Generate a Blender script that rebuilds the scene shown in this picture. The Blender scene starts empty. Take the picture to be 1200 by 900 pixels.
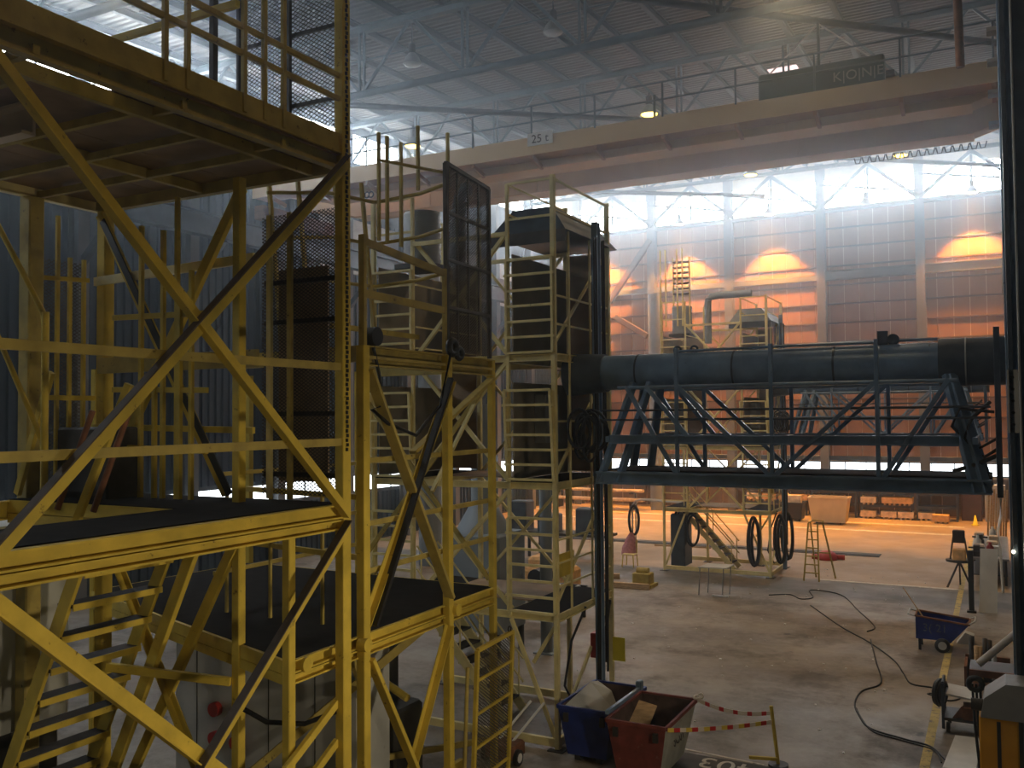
import bpy, math, random
from mathutils import Vector, Matrix
random.seed(7)
sc = bpy.context.scene
col = sc.collection
RAD = math.radians

# ------------------------------------------------------------------ camera
cam_d = bpy.data.cameras.new('camera'); cam = bpy.data.objects.new('camera', cam_d); col.objects.link(cam)
cam_d.sensor_width = 36.0; cam_d.lens = 1075.0 / 1200.0 * 36.0; cam_d.clip_end = 300; cam_d.clip_start = .05
yaw, pit, rol = RAD(27.9), RAD(2.0), RAD(-0.48)
F_ = Vector((-math.sin(yaw) * math.cos(pit), math.cos(yaw) * math.cos(pit), math.sin(pit)))
R_ = Vector((math.cos(yaw), math.sin(yaw), 0)); U_ = R_.cross(F_)
R2 = R_ * math.cos(rol) + U_ * math.sin(rol); U2 = -R_ * math.sin(rol) + U_ * math.cos(rol)
M = Matrix((R2, U2, -F_)).transposed().to_4x4(); M.translation = Vector((0, 0, 5.7))
cam.matrix_world = M
sc.camera = cam

# ------------------------------------------------------------------ sky, haze, exposure
world = bpy.data.worlds.new('world'); sc.world = world; world.use_nodes = True
wn = world.node_tree.nodes; wl = world.node_tree.links
wn['Background'].inputs[0].default_value = (.75, .87, 1, 1); wn['Background'].inputs[1].default_value = 1.0
vs = wn.new('ShaderNodeVolumeScatter'); vs.inputs['Color'].default_value = (.76, .88, 1, 1)
HAZE_LOW, HAZE_HIGH = .0020, .0170
vs.inputs['Anisotropy'].default_value = .80
# welding haze hangs under the roof and thins out towards the floor
wg = wn.new('ShaderNodeNewGeometry'); wx = wn.new('ShaderNodeSeparateXYZ'); wr = wn.new('ShaderNodeMapRange')
wl.new(wg.outputs['Position'], wx.inputs[0]); wl.new(wx.outputs['Z'], wr.inputs['Value'])
wr.interpolation_type = 'SMOOTHSTEP'
wr.inputs['From Min'].default_value = 5.0; wr.inputs['From Max'].default_value = 16.0
wr.inputs['To Min'].default_value = HAZE_LOW; wr.inputs['To Max'].default_value = HAZE_HIGH
wl.new(wr.outputs['Result'], vs.inputs['Density'])
wl.new(vs.outputs[0], wn['World Output'].inputs['Volume'])
try: sc.cycles.volume_max_steps = 20
except Exception: pass
sc.view_settings.view_transform = 'Standard'; sc.view_settings.look = 'None'
sc.view_settings.gamma = 1; sc.view_settings.use_curve_mapping = False
sc.view_settings.exposure = 0.35
try:
    cy = sc.cycles
    cy.use_denoising = True; cy.max_bounces = 6; cy.diffuse_bounces = 4; cy.glossy_bounces = 3
    cy.transmission_bounces = 4; cy.volume_bounces = 1; cy.transparent_max_bounces = 6
    cy.sample_clamp_indirect = 4.0; cy.caustics_reflective = False; cy.caustics_refractive = False
except Exception: pass
DAY = 27.0          # brightness of the daylight panes of the clerestory
DAY_SIDE = 15.0     # clerestory on the shaded left side
DAY_LOW = 3.5       # low strip windows
HALL_W = 360.0     # high-bay lamps over the hall (warm)
FILL_W = 620.0     # two fill lights added out of view to brighten the lower yellow steel
WALL_W = 9500.0     # sodium lamps along the far wall

# ------------------------------------------------------------------ helpers
def V(*a): return Vector(a)

def rect(w, h, c=None):
    if c is None: c = min(w, h) * .08
    a, b = w / 2, h / 2
    return [(-a + c, -b), (a - c, -b), (a, -b + c), (a, b - c), (a - c, b), (-a + c, b), (-a, b - c), (-a, -b + c)]
def plain(w, h): return [(-w / 2, -h / 2), (w / 2, -h / 2), (w / 2, h / 2), (-w / 2, h / 2)]
def ell(a, b, t): return [(0, 0), (a, 0), (a, t), (t, t), (t, b), (0, b)]
def chan(w, h, t):  # C section, web on the -u side... flanges towards +u
    return [(-w / 2, -h / 2), (w / 2, -h / 2), (w / 2, -h / 2 + t), (-w / 2 + t, -h / 2 + t), (-w / 2 + t, h / 2 - t), (w / 2, h / 2 - t), (w / 2, h / 2), (-w / 2, h / 2)]
def ibeam(w, h, t):
    a, b, s = w / 2, h / 2, t / 2
    return [(-a, -b), (a, -b), (a, -b + t), (s, -b + t), (s, b - t), (a, b - t), (a, b), (-a, b), (-a, b - t), (-s, b - t), (-s, -b + t), (-a, -b + t)]
def rnd(r, n=8): return [(r * math.cos(2 * math.pi * i / n), r * math.sin(2 * math.pi * i / n)) for i in range(n)]

class MB:
    def __init__(s): s.v = []; s.f = []; s.sm = []; s.mi = []; s.cur = 0
    def add(s, vs, fs, smooth=False):
        o = len(s.v); s.v += [tuple(v) for v in vs]
        for f in fs: s.f.append(tuple(i + o for i in f)); s.sm.append(smooth); s.mi.append(s.cur)
        return s
    def extr(s, p, q, prof, up=None, smooth=False, prof2=None, caps=True):
        p, q = Vector(p), Vector(q); d = (q - p).normalized()
        if up is None: up = Vector((0, 0, 1)) if abs(d.z) < .95 else Vector((0, 1, 0))
        else: up = Vector(up)
        u = d.cross(up).normalized(); v = u.cross(d)
        n = len(prof); pr2 = prof2 or prof
        vs = [p + u * a + v * b for a, b in prof] + [q + u * a + v * b for a, b in pr2]
        s.add(vs, [(i, (i + 1) % n, n + (i + 1) % n, n + i) for i in range(n)], smooth)
        if caps:
            s.add(vs[:n], [tuple(range(n))[::-1]]); s.add(vs[n:], [tuple(range(n))])
        return s
    def box(s, lo, hi):
        a, b = lo, hi
        vs = [(a[0], a[1], a[2]), (b[0], a[1], a[2]), (b[0], b[1], a[2]), (a[0], b[1], a[2]), (a[0], a[1], b[2]), (b[0], a[1], b[2]), (b[0], b[1], b[2]), (a[0], b[1], b[2])]
        return s.add(vs, [(0, 3, 2, 1), (4, 5, 6, 7), (0, 1, 5, 4), (1, 2, 6, 5), (2, 3, 7, 6), (3, 0, 4, 7)])
    def cbox(s, lo, hi, c=.02):   # box with chamfered vertical + top edges
        x0, y0, z0 = lo; x1, y1, z1 = hi
        def ring(z, k): return [(x0 + c + k, y0 + k, z), (x1 - c - k, y0 + k, z), (x1 - k, y0 + c + k, z), (x1 - k, y1 - c - k, z), (x1 - c - k, y1 - k, z), (x0 + c + k, y1 - k, z), (x0 + k, y1 - c - k, z), (x0 + k, y0 + c + k, z)]
        vs = ring(z0, 0) + ring(z1 - c, 0) + ring(z1, c * .7)
        fs = [tuple(range(8))[::-1], tuple(range(16, 24))]
        for r in (0, 8): fs += [(r + i, r + (i + 1) % 8, r + 8 + (i + 1) % 8, r + 8 + i) for i in range(8)]
        return s.add(vs, fs)
    def cyl(s, p, q, r, n=12, r2=None, caps=True):
        return s.extr(p, q, rnd(r, n), None, True, rnd(r if r2 is None else r2, n), caps)
    def tube(s, pts, r, n=6):
        pts = [Vector(p) for p in pts]; rings = []
        for i, p in enumerate(pts):
            d = (pts[min(i + 1, len(pts) - 1)] - pts[max(i - 1, 0)]).normalized()
            up = Vector((0, 0, 1)) if abs(d.z) < .9 else Vector((0, 1, 0))
            u = d.cross(up).normalized(); v = u.cross(d)
            rings += [p + u * a + v * b for a, b in rnd(r, n)]
        fs = []
        for k in range(len(pts) - 1):
            fs += [(k * n + i, k * n + (i + 1) % n, (k + 1) * n + (i + 1) % n, (k + 1) * n + i) for i in range(n)]
        s.add(rings, fs, True)
        s.add(rings[:n], [tuple(range(n))]); s.add(rings[-n:], [tuple(range(n))])
        return s
    def prism(s, poly, vec):
        poly = [Vector(p) for p in poly]; vec = Vector(vec); n = len(poly)
        vs = poly + [p + vec for p in poly]
        return s.add(vs, [tuple(range(n))[::-1], tuple(range(n, 2 * n))] + [(i, (i + 1) % n, n + (i + 1) % n, n + i) for i in range(n)])
    def torus(s, c, R, r, ax1, ax2, n=20, m=6):
        c = Vector(c); a = Vector(ax1).normalized(); b = Vector(ax2).normalized(); w = a.cross(b)
        vs = []; fs = []
        for i in range(n):
            t = 2 * math.pi * i / n; d = a * math.cos(t) + b * math.sin(t)
            for j in range(m):
                k = 2 * math.pi * j / m; vs.append(c + d * (R + r * math.cos(k)) + w * r * math.sin(k))
        for i in range(n):
            for j in range(m): fs.append((i * m + j, ((i + 1) % n) * m + j, ((i + 1) % n) * m + (j + 1) % m, i * m + (j + 1) % m))
        return s.add(vs, fs, True)
    def lathe(s, c, prof, n=20, axis=(0, 0, 1)):
        ax = Vector(axis).normalized(); t = Vector((1, 0, 0)) if abs(ax.x) < .9 else Vector((0, 1, 0))
        u = ax.cross(t).normalized(); w = ax.cross(u); c = Vector(c); vs = []; fs = []
        for r, z in prof:
            for i in range(n):
                k = 2 * math.pi * i / n; vs.append(c + ax * z + (u * math.cos(k) + w * math.sin(k)) * r)
        for j in range(len(prof) - 1):
            for i in range(n): fs.append((j * n + i, j * n + (i + 1) % n, (j + 1) * n + (i + 1) % n, (j + 1) * n + i))
        return s.add(vs, fs, True)
    def hank(s, c, a, b, d, r, n=24, m=6):
        c = Vector(c); d = Vector(d).normalized(); w = d.cross(Vector((0, 0, 1))); vs = []; fs = []
        for i in range(n):
            t = 2 * math.pi * i / n; o = d * math.cos(t) * a + Vector((0, 0, b * math.sin(t))); k_ = (d * math.cos(t) * b + Vector((0, 0, a * math.sin(t)))).normalized()
            for j in range(m):
                k = 2 * math.pi * j / m; vs.append(c + o + k_ * r * math.cos(k) + w * r * math.sin(k))
        for i in range(n):
            for j in range(m): fs.append((i * m + j, ((i + 1) % n) * m + j, ((i + 1) % n) * m + (j + 1) % m, i * m + (j + 1) % m))
        return s.add(vs, fs, True)
    def mesh(s, name, mats, off=(0, 0, 0)):
        me = bpy.data.meshes.new(name); o = Vector(off)
        me.from_pydata([(v[0] - o.x, v[1] - o.y, v[2] - o.z) for v in s.v], [], s.f)
        for m in (mats if isinstance(mats, (list, tuple)) else [mats]): me.materials.append(m)
        me.polygons.foreach_set('use_smooth', s.sm)
        if any(s.mi): me.polygons.foreach_set('material_index', s.mi)
        me.update(); return me

def link(name, me, loc=(0, 0, 0), parent=None):
    o = bpy.data.objects.new(name, me); col.objects.link(o)
    if parent: o.parent = parent
    else: o.location = loc
    return o
def tag(o, label=None, cat=None, group=None, kind=None):
    if label: o['label'] = label
    if cat: o['category'] = cat
    if group: o['group'] = group
    if kind: o['kind'] = kind
    return o
class Thing:
    """an Empty at the base of a thing; parts are given in world metres and stored relative to it"""
    def __init__(s, name, label, cat, loc, group=None, kind=None):
        s.loc = Vector(loc); s.o = link(name, None, loc); tag(s.o, label, cat, group, kind); s.off = Vector((0, 0, 0))
    def part(s, name, mb, mat, parent=None, label=None, kind=None):
        o = link(name, mb.mesh(name, mat, s.loc - s.off), parent=parent or s.o)
        return tag(o, label, kind=kind)
    def bar(s, name, p, q, prof, mat, up=None, parent=None, smooth=False):
        return s.part(name, MB().extr(p, q, prof, up, smooth), mat, parent)
def single(name, mb, mat, label, cat, loc, group=None, kind=None):
    o = link(name, mb.mesh(name, mat, loc), loc); return tag(o, label, cat, group, kind)
def struct(name, mb, mat, loc=(0, 0, 0)):
    o = link(name, mb.mesh(name, mat, loc), loc); return tag(o, kind='structure')

# ------------------------------------------------------------------ materials
def lin(r, g, b):
    f = lambda c: (c / 255 / 12.92) if c / 255 <= .04045 else ((c / 255 + .055) / 1.055) ** 2.4
    return (f(r), f(g), f(b), 1)
def material(name, colr, rough=.6, metal=0.0, var=.25, scale=6.0, spots=None, spot_amt=.0, spot_scale=14.0, bump=0.0, stretch=(1, 1, 1), spec=.4):
    m = bpy.data.materials.new(name); m.use_nodes = True; nt = m.node_tree; b = nt.nodes['Principled BSDF']
    b.inputs['Roughness'].default_value = rough; b.inputs['Metallic'].default_value = metal
    b.inputs['Specular IOR Level'].default_value = spec
    geo = nt.nodes.new('ShaderNodeNewGeometry'); mp = nt.nodes.new('ShaderNodeMapping'); mp.inputs['Scale'].default_value = stretch
    nt.links.new(geo.outputs['Position'], mp.inputs[0])
    nz = nt.nodes.new('ShaderNodeTexNoise'); nz.inputs['Scale'].default_value = scale; nz.inputs['Detail'].default_value = 6
    nt.links.new(mp.outputs[0], nz.inputs['Vector'])
    rp = nt.nodes.new('ShaderNodeValToRGB'); e = rp.color_ramp.elements
    e[0].position = .3; e[1].position = .72
    e[0].color = tuple(c * (1 - var) for c in colr[:3]) + (1,); e[1].color = tuple(min(1, c * (1 + var)) for c in colr[:3]) + (1,)
    nt.links.new(nz.outputs['Fac'], rp.inputs[0]); out = rp.outputs[0]
    if spots:
        n2 = nt.nodes.new('ShaderNodeTexNoise'); n2.inputs['Scale'].default_value = spot_scale; n2.inputs['Detail'].default_value = 8; n2.inputs['Roughness'].default_value = .7
        nt.links.new(mp.outputs[0], n2.inputs['Vector'])
        r2 = nt.nodes.new('ShaderNodeValToRGB'); r2.color_ramp.elements[0].position = .72 - spot_amt; r2.color_ramp.elements[1].position = .78 - spot_amt * .8
        r2.color_ramp.elements[0].color = (0, 0, 0, 1); r2.color_ramp.elements[1].color = (1, 1, 1, 1)
        nt.links.new(n2.outputs['Fac'], r2.inputs[0])
        mx = nt.nodes.new('ShaderNodeMix'); mx.data_type = 'RGBA'; mx.inputs['B'].default_value = spots
        nt.links.new(r2.outputs[0], mx.inputs['Factor']); nt.links.new(out, mx.inputs['A']); out = mx.outputs['Result']
    nt.links.new(out, b.inputs['Base Color'])
    if bump:
        bp = nt.nodes.new('ShaderNodeBump'); bp.inputs['Strength'].default_value = bump; bp.inputs['Distance'].default_value = .02
        nt.links.new(nz.outputs['Fac'], bp.inputs['Height']); nt.links.new(bp.outputs[0], b.inputs['Normal'])
    return m
def emitter(name, colr, strength):
    m = bpy.data.materials.new(name); m.use_nodes = True; nt = m.node_tree; nt.nodes.remove(nt.nodes['Principled BSDF'])
    e = nt.nodes.new('ShaderNodeEmission'); e.inputs[0].default_value = colr; e.inputs[1].default_value = strength
    nt.links.new(e.outputs[0], nt.nodes['Material Output'].inputs[0]); return m

YEL = material('yellow_paint', (.61, .45, .065, 1), .6, 0, .2, 3.0, (.10, .055, .02, 1), .09, 7.0, spec=.22)
YELD = material('yellow_paint_worn', (.44, .34, .085, 1), .6, 0, .25, 3.5, (.08, .05, .025, 1), .10, 9.0)
YELP = material('pale_yellow_paint', (.80, .69, .33, 1), .5, 0, .2, 3.0, (.12, .08, .04, 1), .05, 9.0)
DECK = material('dark_deck_plate', (.012, .010, .009, 1), .9, 0, .4, 4.0, spec=.08)
DECKU = material('brown_deck_board', (.30, .21, .135, 1), .8, 0, .3, 2.0)
TREAD = material('dark_tread', (.035, .028, .024, 1), .7, .2, .3, 8.0)
MESH = material('dark_mesh_steel', (.10, .085, .065, 1), .5, .3, .3, 5.0)
BLUS = material('blue_grey_steel', (.17, .26, .38, 1), .32, .1, .25, 2.5, (.02, .025, .03, 1), .06, 6.0)
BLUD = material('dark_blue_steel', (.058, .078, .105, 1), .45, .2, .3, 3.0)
ROOFS = material('roof_truss_paint', (.085, .125, .15, 1), .55, .1, .2, 2.0)
ROOFD = material('roof_purlin_paint', (.03, .036, .042, 1), .6, .1, .2, 2.0)
SHEET = material('roof_sheet', (.155, .14, .132, 1), .5, .25, .18, .5, stretch=(.2, 1, 1))
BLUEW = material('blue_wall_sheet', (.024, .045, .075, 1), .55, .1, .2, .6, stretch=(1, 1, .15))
PANEL = material('brown_wall_panel', (.34, .175, .10, 1), .7, 0, .14, .8, (.14, .07, .05, 1), .04, 3.0)
PANELJ = material('wall_backing', (.62, .50, .38, 1), .8, 0, .1, 2)
COLM = material('grey_blue_column', (.24, .28, .32, 1), .55, .1, .15, 1.0)
WCOL = material('wall_steel', (.17, .175, .18, 1), .6, .1, .15, 1.0)
RAILW = material('wall_rail', (.11, .065, .048, 1), .6, 0, .2, 2.0)
CRANE = material('crane_paint', (.68, .46, .24, 1), .5, 0, .08, .5, (.40, .24, .12, 1), .03, 4.0)
CRANED = material('crane_walkway', (.45, .24, .13, 1), .6, 0, .15, 1.0)
HOISTG = material('dark_green_hoist', (.035, .07, .075, 1), .5, .1, .2, 2.0)
GREY = material('grey_metal', (.30, .31, .32, 1), .5, .3, .15, 3.0)
GREYP = material('pale_grey_paint', (.52, .53, .52, 1), .55, 0, .12, 2.0, (.2, .17, .14, 1), .05, 7.0)
WHITE = material('white_paint', (.75, .74, .71, 1), .55, 0, .1, 3.0, (.3, .27, .22, 1), .05, 9.0)
BLACK = material('black_rubber', (.014, .014, .015, 1), .5, 0, .3, 8.0)
DARKM = material('dark_machine', (.045, .042, .04, 1), .5, .3, .3, 4.0)
BIN_BL = material('blue_bin', (.014, .035, .22, 1), .5, .1, .3, 4.0, (.12, .08, .05, 1), .04, 11)
BIN_RD = material('red_bin', (.20, .045, .035, 1), .7, .1, .3, 5.0, (.33, .25, .2, 1), .07, 8)
BIN_WH = material('chipped_white_bin', (.40, .40, .35, 1), .7, 0, .2, 4.0, (.16, .07, .05, 1), .10, 9)
BIN_IN = material('rusty_bin_inside', (.10, .06, .045, 1), .85, .1, .5, 4.0, (.45, .36, .25, 1), .06, 5)
RUST = material('rusty_steel', (.20, .085, .045, 1), .8, .2, .4, 5.0)
DARKFL = material('dark_flange', (.075, .062, .055, 1), .8, 0, .35, 4.0, (.4, .3, .06, 1), .05, 9.0)  # dark brown with yellow flecks, only for the rising braces' flanges
SHEETG = material('grey_brown_sheet', (.27, .235, .19, 1), .8, 0, .2, 1.5)
WOOD = material('raw_timber', (.52, .36, .2, 1), .75, 0, .25, 6.0, stretch=(1, 1, 6))
CRATE = material('orange_crate', (.75, .44, .18, 1), .7, 0, .25, 5.0)
CRATEP = material('pale_crate', (.80, .63, .46, 1), .7, 0, .25, 5.0)
CREAM = material('cream_plastic', (.62, .50, .33, 1), .5, 0, .1, 2.0)
PINK = material('pink_cloth', (.55, .24, .27, 1), .9, 0, .2, 12.0)
RED = material('red_paint', (.45, .03, .025, 1), .45, 0, .15, 5.0)
ORANGE = material('orange_yellow_paint', (.75, .36, .02, 1), .5, 0, .12, 3.0)
PAINTW = material('floor_paint_white', (.66, .62, .55, 1), .8, 0, .2, 3.0, (.22, .19, .16, 1), .16, 7.0)
PAINTY = material('floor_paint_yellow', (.55, .43, .16, 1), .8, 0, .2, 3.0, (.2, .17, .14, 1), .20, 5.0)
PAPERY = material('yellow_placard', (.85, .72, .03, 1), .6, 0, .05, 3.0)
TAPEW = material('tape_white', (.75, .68, .6, 1), .5, 0, .05, 3.0)
TAPER = material('tape_red', (.55, .03, .03, 1), .5, 0, .05, 3.0)
TAPEY = material('tape_yellow', (.75, .55, .08, 1), .5, 0, .05, 3.0)
SIGNB = material('sign_lettering', (.05, .035, .03, 1), .6, 0, .05, 3.0)
DAYM = emitter('daylight_pane', (.86, .94, 1.0, 1), DAY)
DAYS = emitter('side_daylight_pane', (.84, .93, 1.0, 1), DAY_SIDE)
DAYL = emitter('low_daylight_pane', (.88, .95, 1.0, 1), DAY_LOW)
LAMP_ON = emitter('lamp_glow', (1.0, .62, .10, 1), 9.0)
LAMP_WH = emitter('lamp_glow_pale', (1.0, .90, .62, 1), 9.0)
GLASS = material('lamp_glass', (.55, .58, .58, 1), .15, .1, .1, 4.0)
LENSP = emitter('pink_rooflight_pane', (1.0, .78, .80, 1), 1.6)

# concrete floor: stains, wear and patches with a shape of their own
def concrete():
    m = bpy.data.materials.new('concrete_floor'); m.use_nodes = True; nt = m.node_tree; b = nt.nodes['Principled BSDF']
    N = nt.nodes.new; Lk = nt.links.new
    geo = N('ShaderNodeNewGeometry')
    def noise(sc_, det, rough=.6):
        n = N('ShaderNodeTexNoise'); n.inputs['Scale'].default_value = sc_; n.inputs['Detail'].default_value = det; n.inputs['Roughness'].default_value = rough
        Lk(geo.outputs['Position'], n.inputs['Vector']); return n
    def ramp(n, p0, p1, c0, c1):
        r = N('ShaderNodeValToRGB'); e = r.color_ramp.elements; e[0].position = p0; e[1].position = p1; e[0].color = c0; e[1].color = c1
        Lk(n.outputs['Fac'], r.inputs[0]); return r.outputs[0]
    def mix(f, a, bb):
        x = N('ShaderNodeMix'); x.data_type = 'RGBA'; Lk(f, x.inputs['Factor'])
        if isinstance(a, tuple): x.inputs['A'].default_value = a
        else: Lk(a, x.inputs['A'])
        if isinstance(bb, tuple): x.inputs['B'].default_value = bb
        else: Lk(bb, x.inputs['B'])
        return x.outputs['Result']
    base = ramp(noise(.35, 8), .36, .64, (.125, .098, .072, 1), (.30, .25, .19, 1))
    fine = ramp(noise(5, 8, .7), .35, .75, (0, 0, 0, 1), (.45, .45, .45, 1))
    c = mix(fine, base, (.38, .33, .28, 1))
    stains = ramp(noise(.40, 8, .75), .50, .66, (0, 0, 0, 1), (.8, .8, .8, 1))
    c = mix(stains, c, (.060, .048, .038, 1))
    oil = ramp(noise(1.7, 3, .5), .70, .74, (0, 0, 0, 1), (.85, .85, .85, 1))
    c = mix(oil, c, (.05, .045, .042, 1))
    chips = ramp(noise(9, 2, .5), .765, .785, (0, 0, 0, 1), (.7, .7, .7, 1))
    c = mix(chips, c, (.6, .57, .52, 1))
    # tan coating beyond the painted line, dark grey strip with a wavy edge just before it
    sep = N('ShaderNodeSeparateXYZ'); Lk(geo.outputs['Position'], sep.inputs[0])
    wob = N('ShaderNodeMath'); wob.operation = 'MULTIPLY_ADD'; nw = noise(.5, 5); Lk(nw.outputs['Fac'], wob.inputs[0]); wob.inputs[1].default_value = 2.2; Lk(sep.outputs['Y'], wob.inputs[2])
    def band(src, a0, a1, b0, b1):
        m1 = N('ShaderNodeMapRange'); Lk(src, m1.inputs['Value']); m1.inputs['From Min'].default_value = a0; m1.inputs['From Max'].default_value = a1
        m2 = N('ShaderNodeMapRange'); Lk(src, m2.inputs['Value']); m2.inputs['From Min'].default_value = b0; m2.inputs['From Max'].default_value = b1; m2.inputs['To Min'].default_value = 1; m2.inputs['To Max'].default_value = 0
        mu = N('ShaderNodeMath'); mu.operation = 'MULTIPLY'; Lk(m1.outputs[0], mu.inputs[0]); Lk(m2.outputs[0], mu.inputs[1]); return mu.outputs[0]
    tan = ramp(noise(.45, 8), .3, .7, (.33, .225, .135, 1), (.50, .36, .23, 1))
    c = mix(band(sep.outputs['Y'], 32.95, 33.05, 90, 91), c, tan)
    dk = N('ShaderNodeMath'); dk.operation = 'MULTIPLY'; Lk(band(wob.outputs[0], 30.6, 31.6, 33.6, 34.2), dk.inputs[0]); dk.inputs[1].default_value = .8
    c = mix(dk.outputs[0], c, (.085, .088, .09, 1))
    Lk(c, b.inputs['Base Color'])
    rr = ramp(noise(.8, 5), .3, .7, (.38, .38, .38, 1), (.72, .72, .72, 1)); Lk(rr, b.inputs['Roughness'])
    bp = N('ShaderNodeBump'); bp.inputs['Strength'].default_value = .15; bp.inputs['Distance'].default_value = .02
    nb = noise(12, 4); Lk(nb.outputs['Fac'], bp.inputs['Height']); Lk(bp.outputs[0], b.inputs['Normal'])
    return m
CONC = concrete()

# ================================================================== THE HALL
XL, XR_, YN, YF = -25.8, 1.3, -7.0, 55.0
def roof_z(y): return 17.2 + .056 * y

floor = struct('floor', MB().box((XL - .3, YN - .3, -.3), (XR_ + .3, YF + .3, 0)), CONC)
def fpart(name, mb, mat, kind=None, label=None):
    o = link(name, mb.mesh(name, mat), parent=floor); return tag(o, label, kind=kind)
def strip(x0, x1, y0, y1, z=.006): return MB().box((x0, y0, .0005), (x1, y1, z))
# painted lines
fpart('painted_line', strip(-25.5, -1.6, 47.3, 47.75), PAINTW)
fpart('painted_line', strip(-25.5, -1.6, 50.5, 51.0), PAINTW)
fpart('painted_line', strip(-5.6, -1.2, 32.85, 33.05), PAINTW)
fpart('painted_line', strip(-1.26, -1.11, 15.0, 46.0), PAINTY)
fpart('painted_line', MB().prism([(-6.3, 47.6, .0005), (-6.2, 47.6, .0005), (-5.85, 50.6, .0005), (-5.95, 50.6, .0005)], (0, 0, .006)), PAINTY)
fpart('painted_line', MB().prism([(-5.0, 15.34, .0005), (-3.5, 15.21, .0005), (-3.5, 15.27, .0005), (-5.0, 15.40, .0005)], (0, 0, .006)), PAINTW)
fpart('painted_patch', MB().box((-5.2, 12.6, .0005), (-3.3, 15.2, .004)), material('dark_floor_paint', (.075, .065, .055, 1), .8, 0, .4, 3))
# rail channel across the floor
fpart('rail_channel', MB().box((-25.5, 38.95, .0005), (-4.3, 39.85, .02)), DARKM, label='dark steel channel let into the floor')
fpart('rail_channel', MB().box((-25.5, 39.2, .02), (-4.3, 39.28, .05)), GREY)
def text_mesh(s, size, mat, extrude=.004):
    cu = bpy.data.curves.new('lettering', 'FONT'); cu.body = s; cu.size = size; cu.extrude = extrude; cu.align_x = 'CENTER'; cu.align_y = 'CENTER'
    t = bpy.data.objects.new('lettering', cu); col.objects.link(t)
    dg = bpy.context.evaluated_depsgraph_get(); me = bpy.data.meshes.new_from_object(t.evaluated_get(dg))
    bpy.data.objects.remove(t); me.materials.clear(); me.materials.append(mat); return me
t = link('painted_number', text_mesh('403', .62, PAINTW), parent=floor); t.location = (-4.03, 14.93, .007); t.rotation_euler = (0, 0, math.pi)
t['label'] = 'white painted number 403 facing the far side'

# ceiling: corrugated sheets, ridges across the hall
mb = MB(); pitch = .28; n = int((YF + .3 - (YN - .3)) / pitch); vs = []; fs = []
y = YN - .3
for i in range(n + 1):
    y0 = YN - .3 + i * pitch
    for dy, dz in ((0, 0), (.10, 0), (.14, .06), (.24, .06)):
        yy = y0 + dy; z = roof_z(yy) + dz; vs += [(XL - .3, yy, z), (XR_ + .3, yy, z)]
k = len(vs) // 2
fs = [(2 * i, 2 * i + 1, 2 * i + 3, 2 * i + 2) for i in range(k - 1)]
mb.add(vs, fs); ceiling = struct('ceiling', mb, SHEET)
struct('trim_1', MB().prism([(XL - .3, YN - .3, roof_z(YN) + .12), (XR_ + .3, YN - .3, roof_z(YN) + .12), (XR_ + .3, YF + .3, roof_z(YF) + .14), (XL - .3, YF + .3, roof_z(YF) + .14)], (0, 0, .15)), ROOFD)
def cpart(name, mb, mat, parent=None, label=None): return tag(link(name, mb.mesh(name, mat), parent=parent or ceiling), label)
# purlins run into the depth
PUR = [-25 + i * 1.72 for i in range(17)]
for x in PUR:
    if x > XR_: continue
    cpart('purlin', MB().extr((x, YN, roof_z(YN) - .14), (x, YF, roof_z(YF) - .14), ibeam(.16, .24, .03)), ROOFD)
# trusses across the hall
def truss(y, zb=None):
    zt = roof_z(y) - .36; zb = zb if zb is not None else zt - 2.1
    T = link('roof_truss', MB().extr((XL, y, zt), (XR_, y, zt), ibeam(.22, .24, .03)).mesh('top_chord', ROOFS), parent=ceiling)
    cpart('bottom_chord', MB().cyl((XL, y, zb), (XR_, y, zb), .115, 12), ROOFS, T)
    xs = [XL + .3 + i * 3.85 for i in range(8)]
    for i, x in enumerate(xs):
        for s in (-.09, .09): cpart('truss_post', MB().extr((x + s, y, zb), (x + s, y, zt), rect(.07, .07)), ROOFS, T)
        if i < 7:
            cpart('truss_web', MB().extr((x, y, zb), (x + 1.92, y, zt), rect(.09, .09)), ROOFS, T)
            cpart('truss_web', MB().extr((x + 1.92, y, zt), (x + 3.85, y, zb), rect(.09, .09)), ROOFS, T)
    return T
TR = [5.7, 14.6, 23.5, 32.4, 41.4, 50.4]
for y in TR: truss(y, roof_z(y) - (1.25 if y > 50 else 1.9) if y > 40 else None)
# bracing in the plane of the lower chords
for (p, q) in (((-21, 23.5, 16.35), (-11.5, 32.4, 16.75)), ((-8.2, 21.6, 16.3), (1.0, 31.4, 16.7)), ((-11.5, 32.4, 16.8), (-21, 41.4, 17.2)), ((-8.2, 41.4, 17.2), (1, 50.4, 17.6)), ((-21, 41.4, 17.2), (-11, 50.4, 17.6))):
    cpart('wind_brace', MB().cyl(p, q, .10, 10), BLUD)
for y in (25.4,):
    cpart('conduit', MB().tube([(XL, y - 1, roof_z(y) - 1.0), (-14, y - 1, roof_z(y) - 1.05), (XR_, y - 1, roof_z(y) - 1.0)], .03, 6), ROOFS)
# thin rods over the crane (hanging stays)
for p, q in (((-4.74, 26, 18.2), (-7.0, 26.0, 15.2)), ((-4.74, 26, 18.2), (-2.0, 26.0, 15.2))): pass

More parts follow.
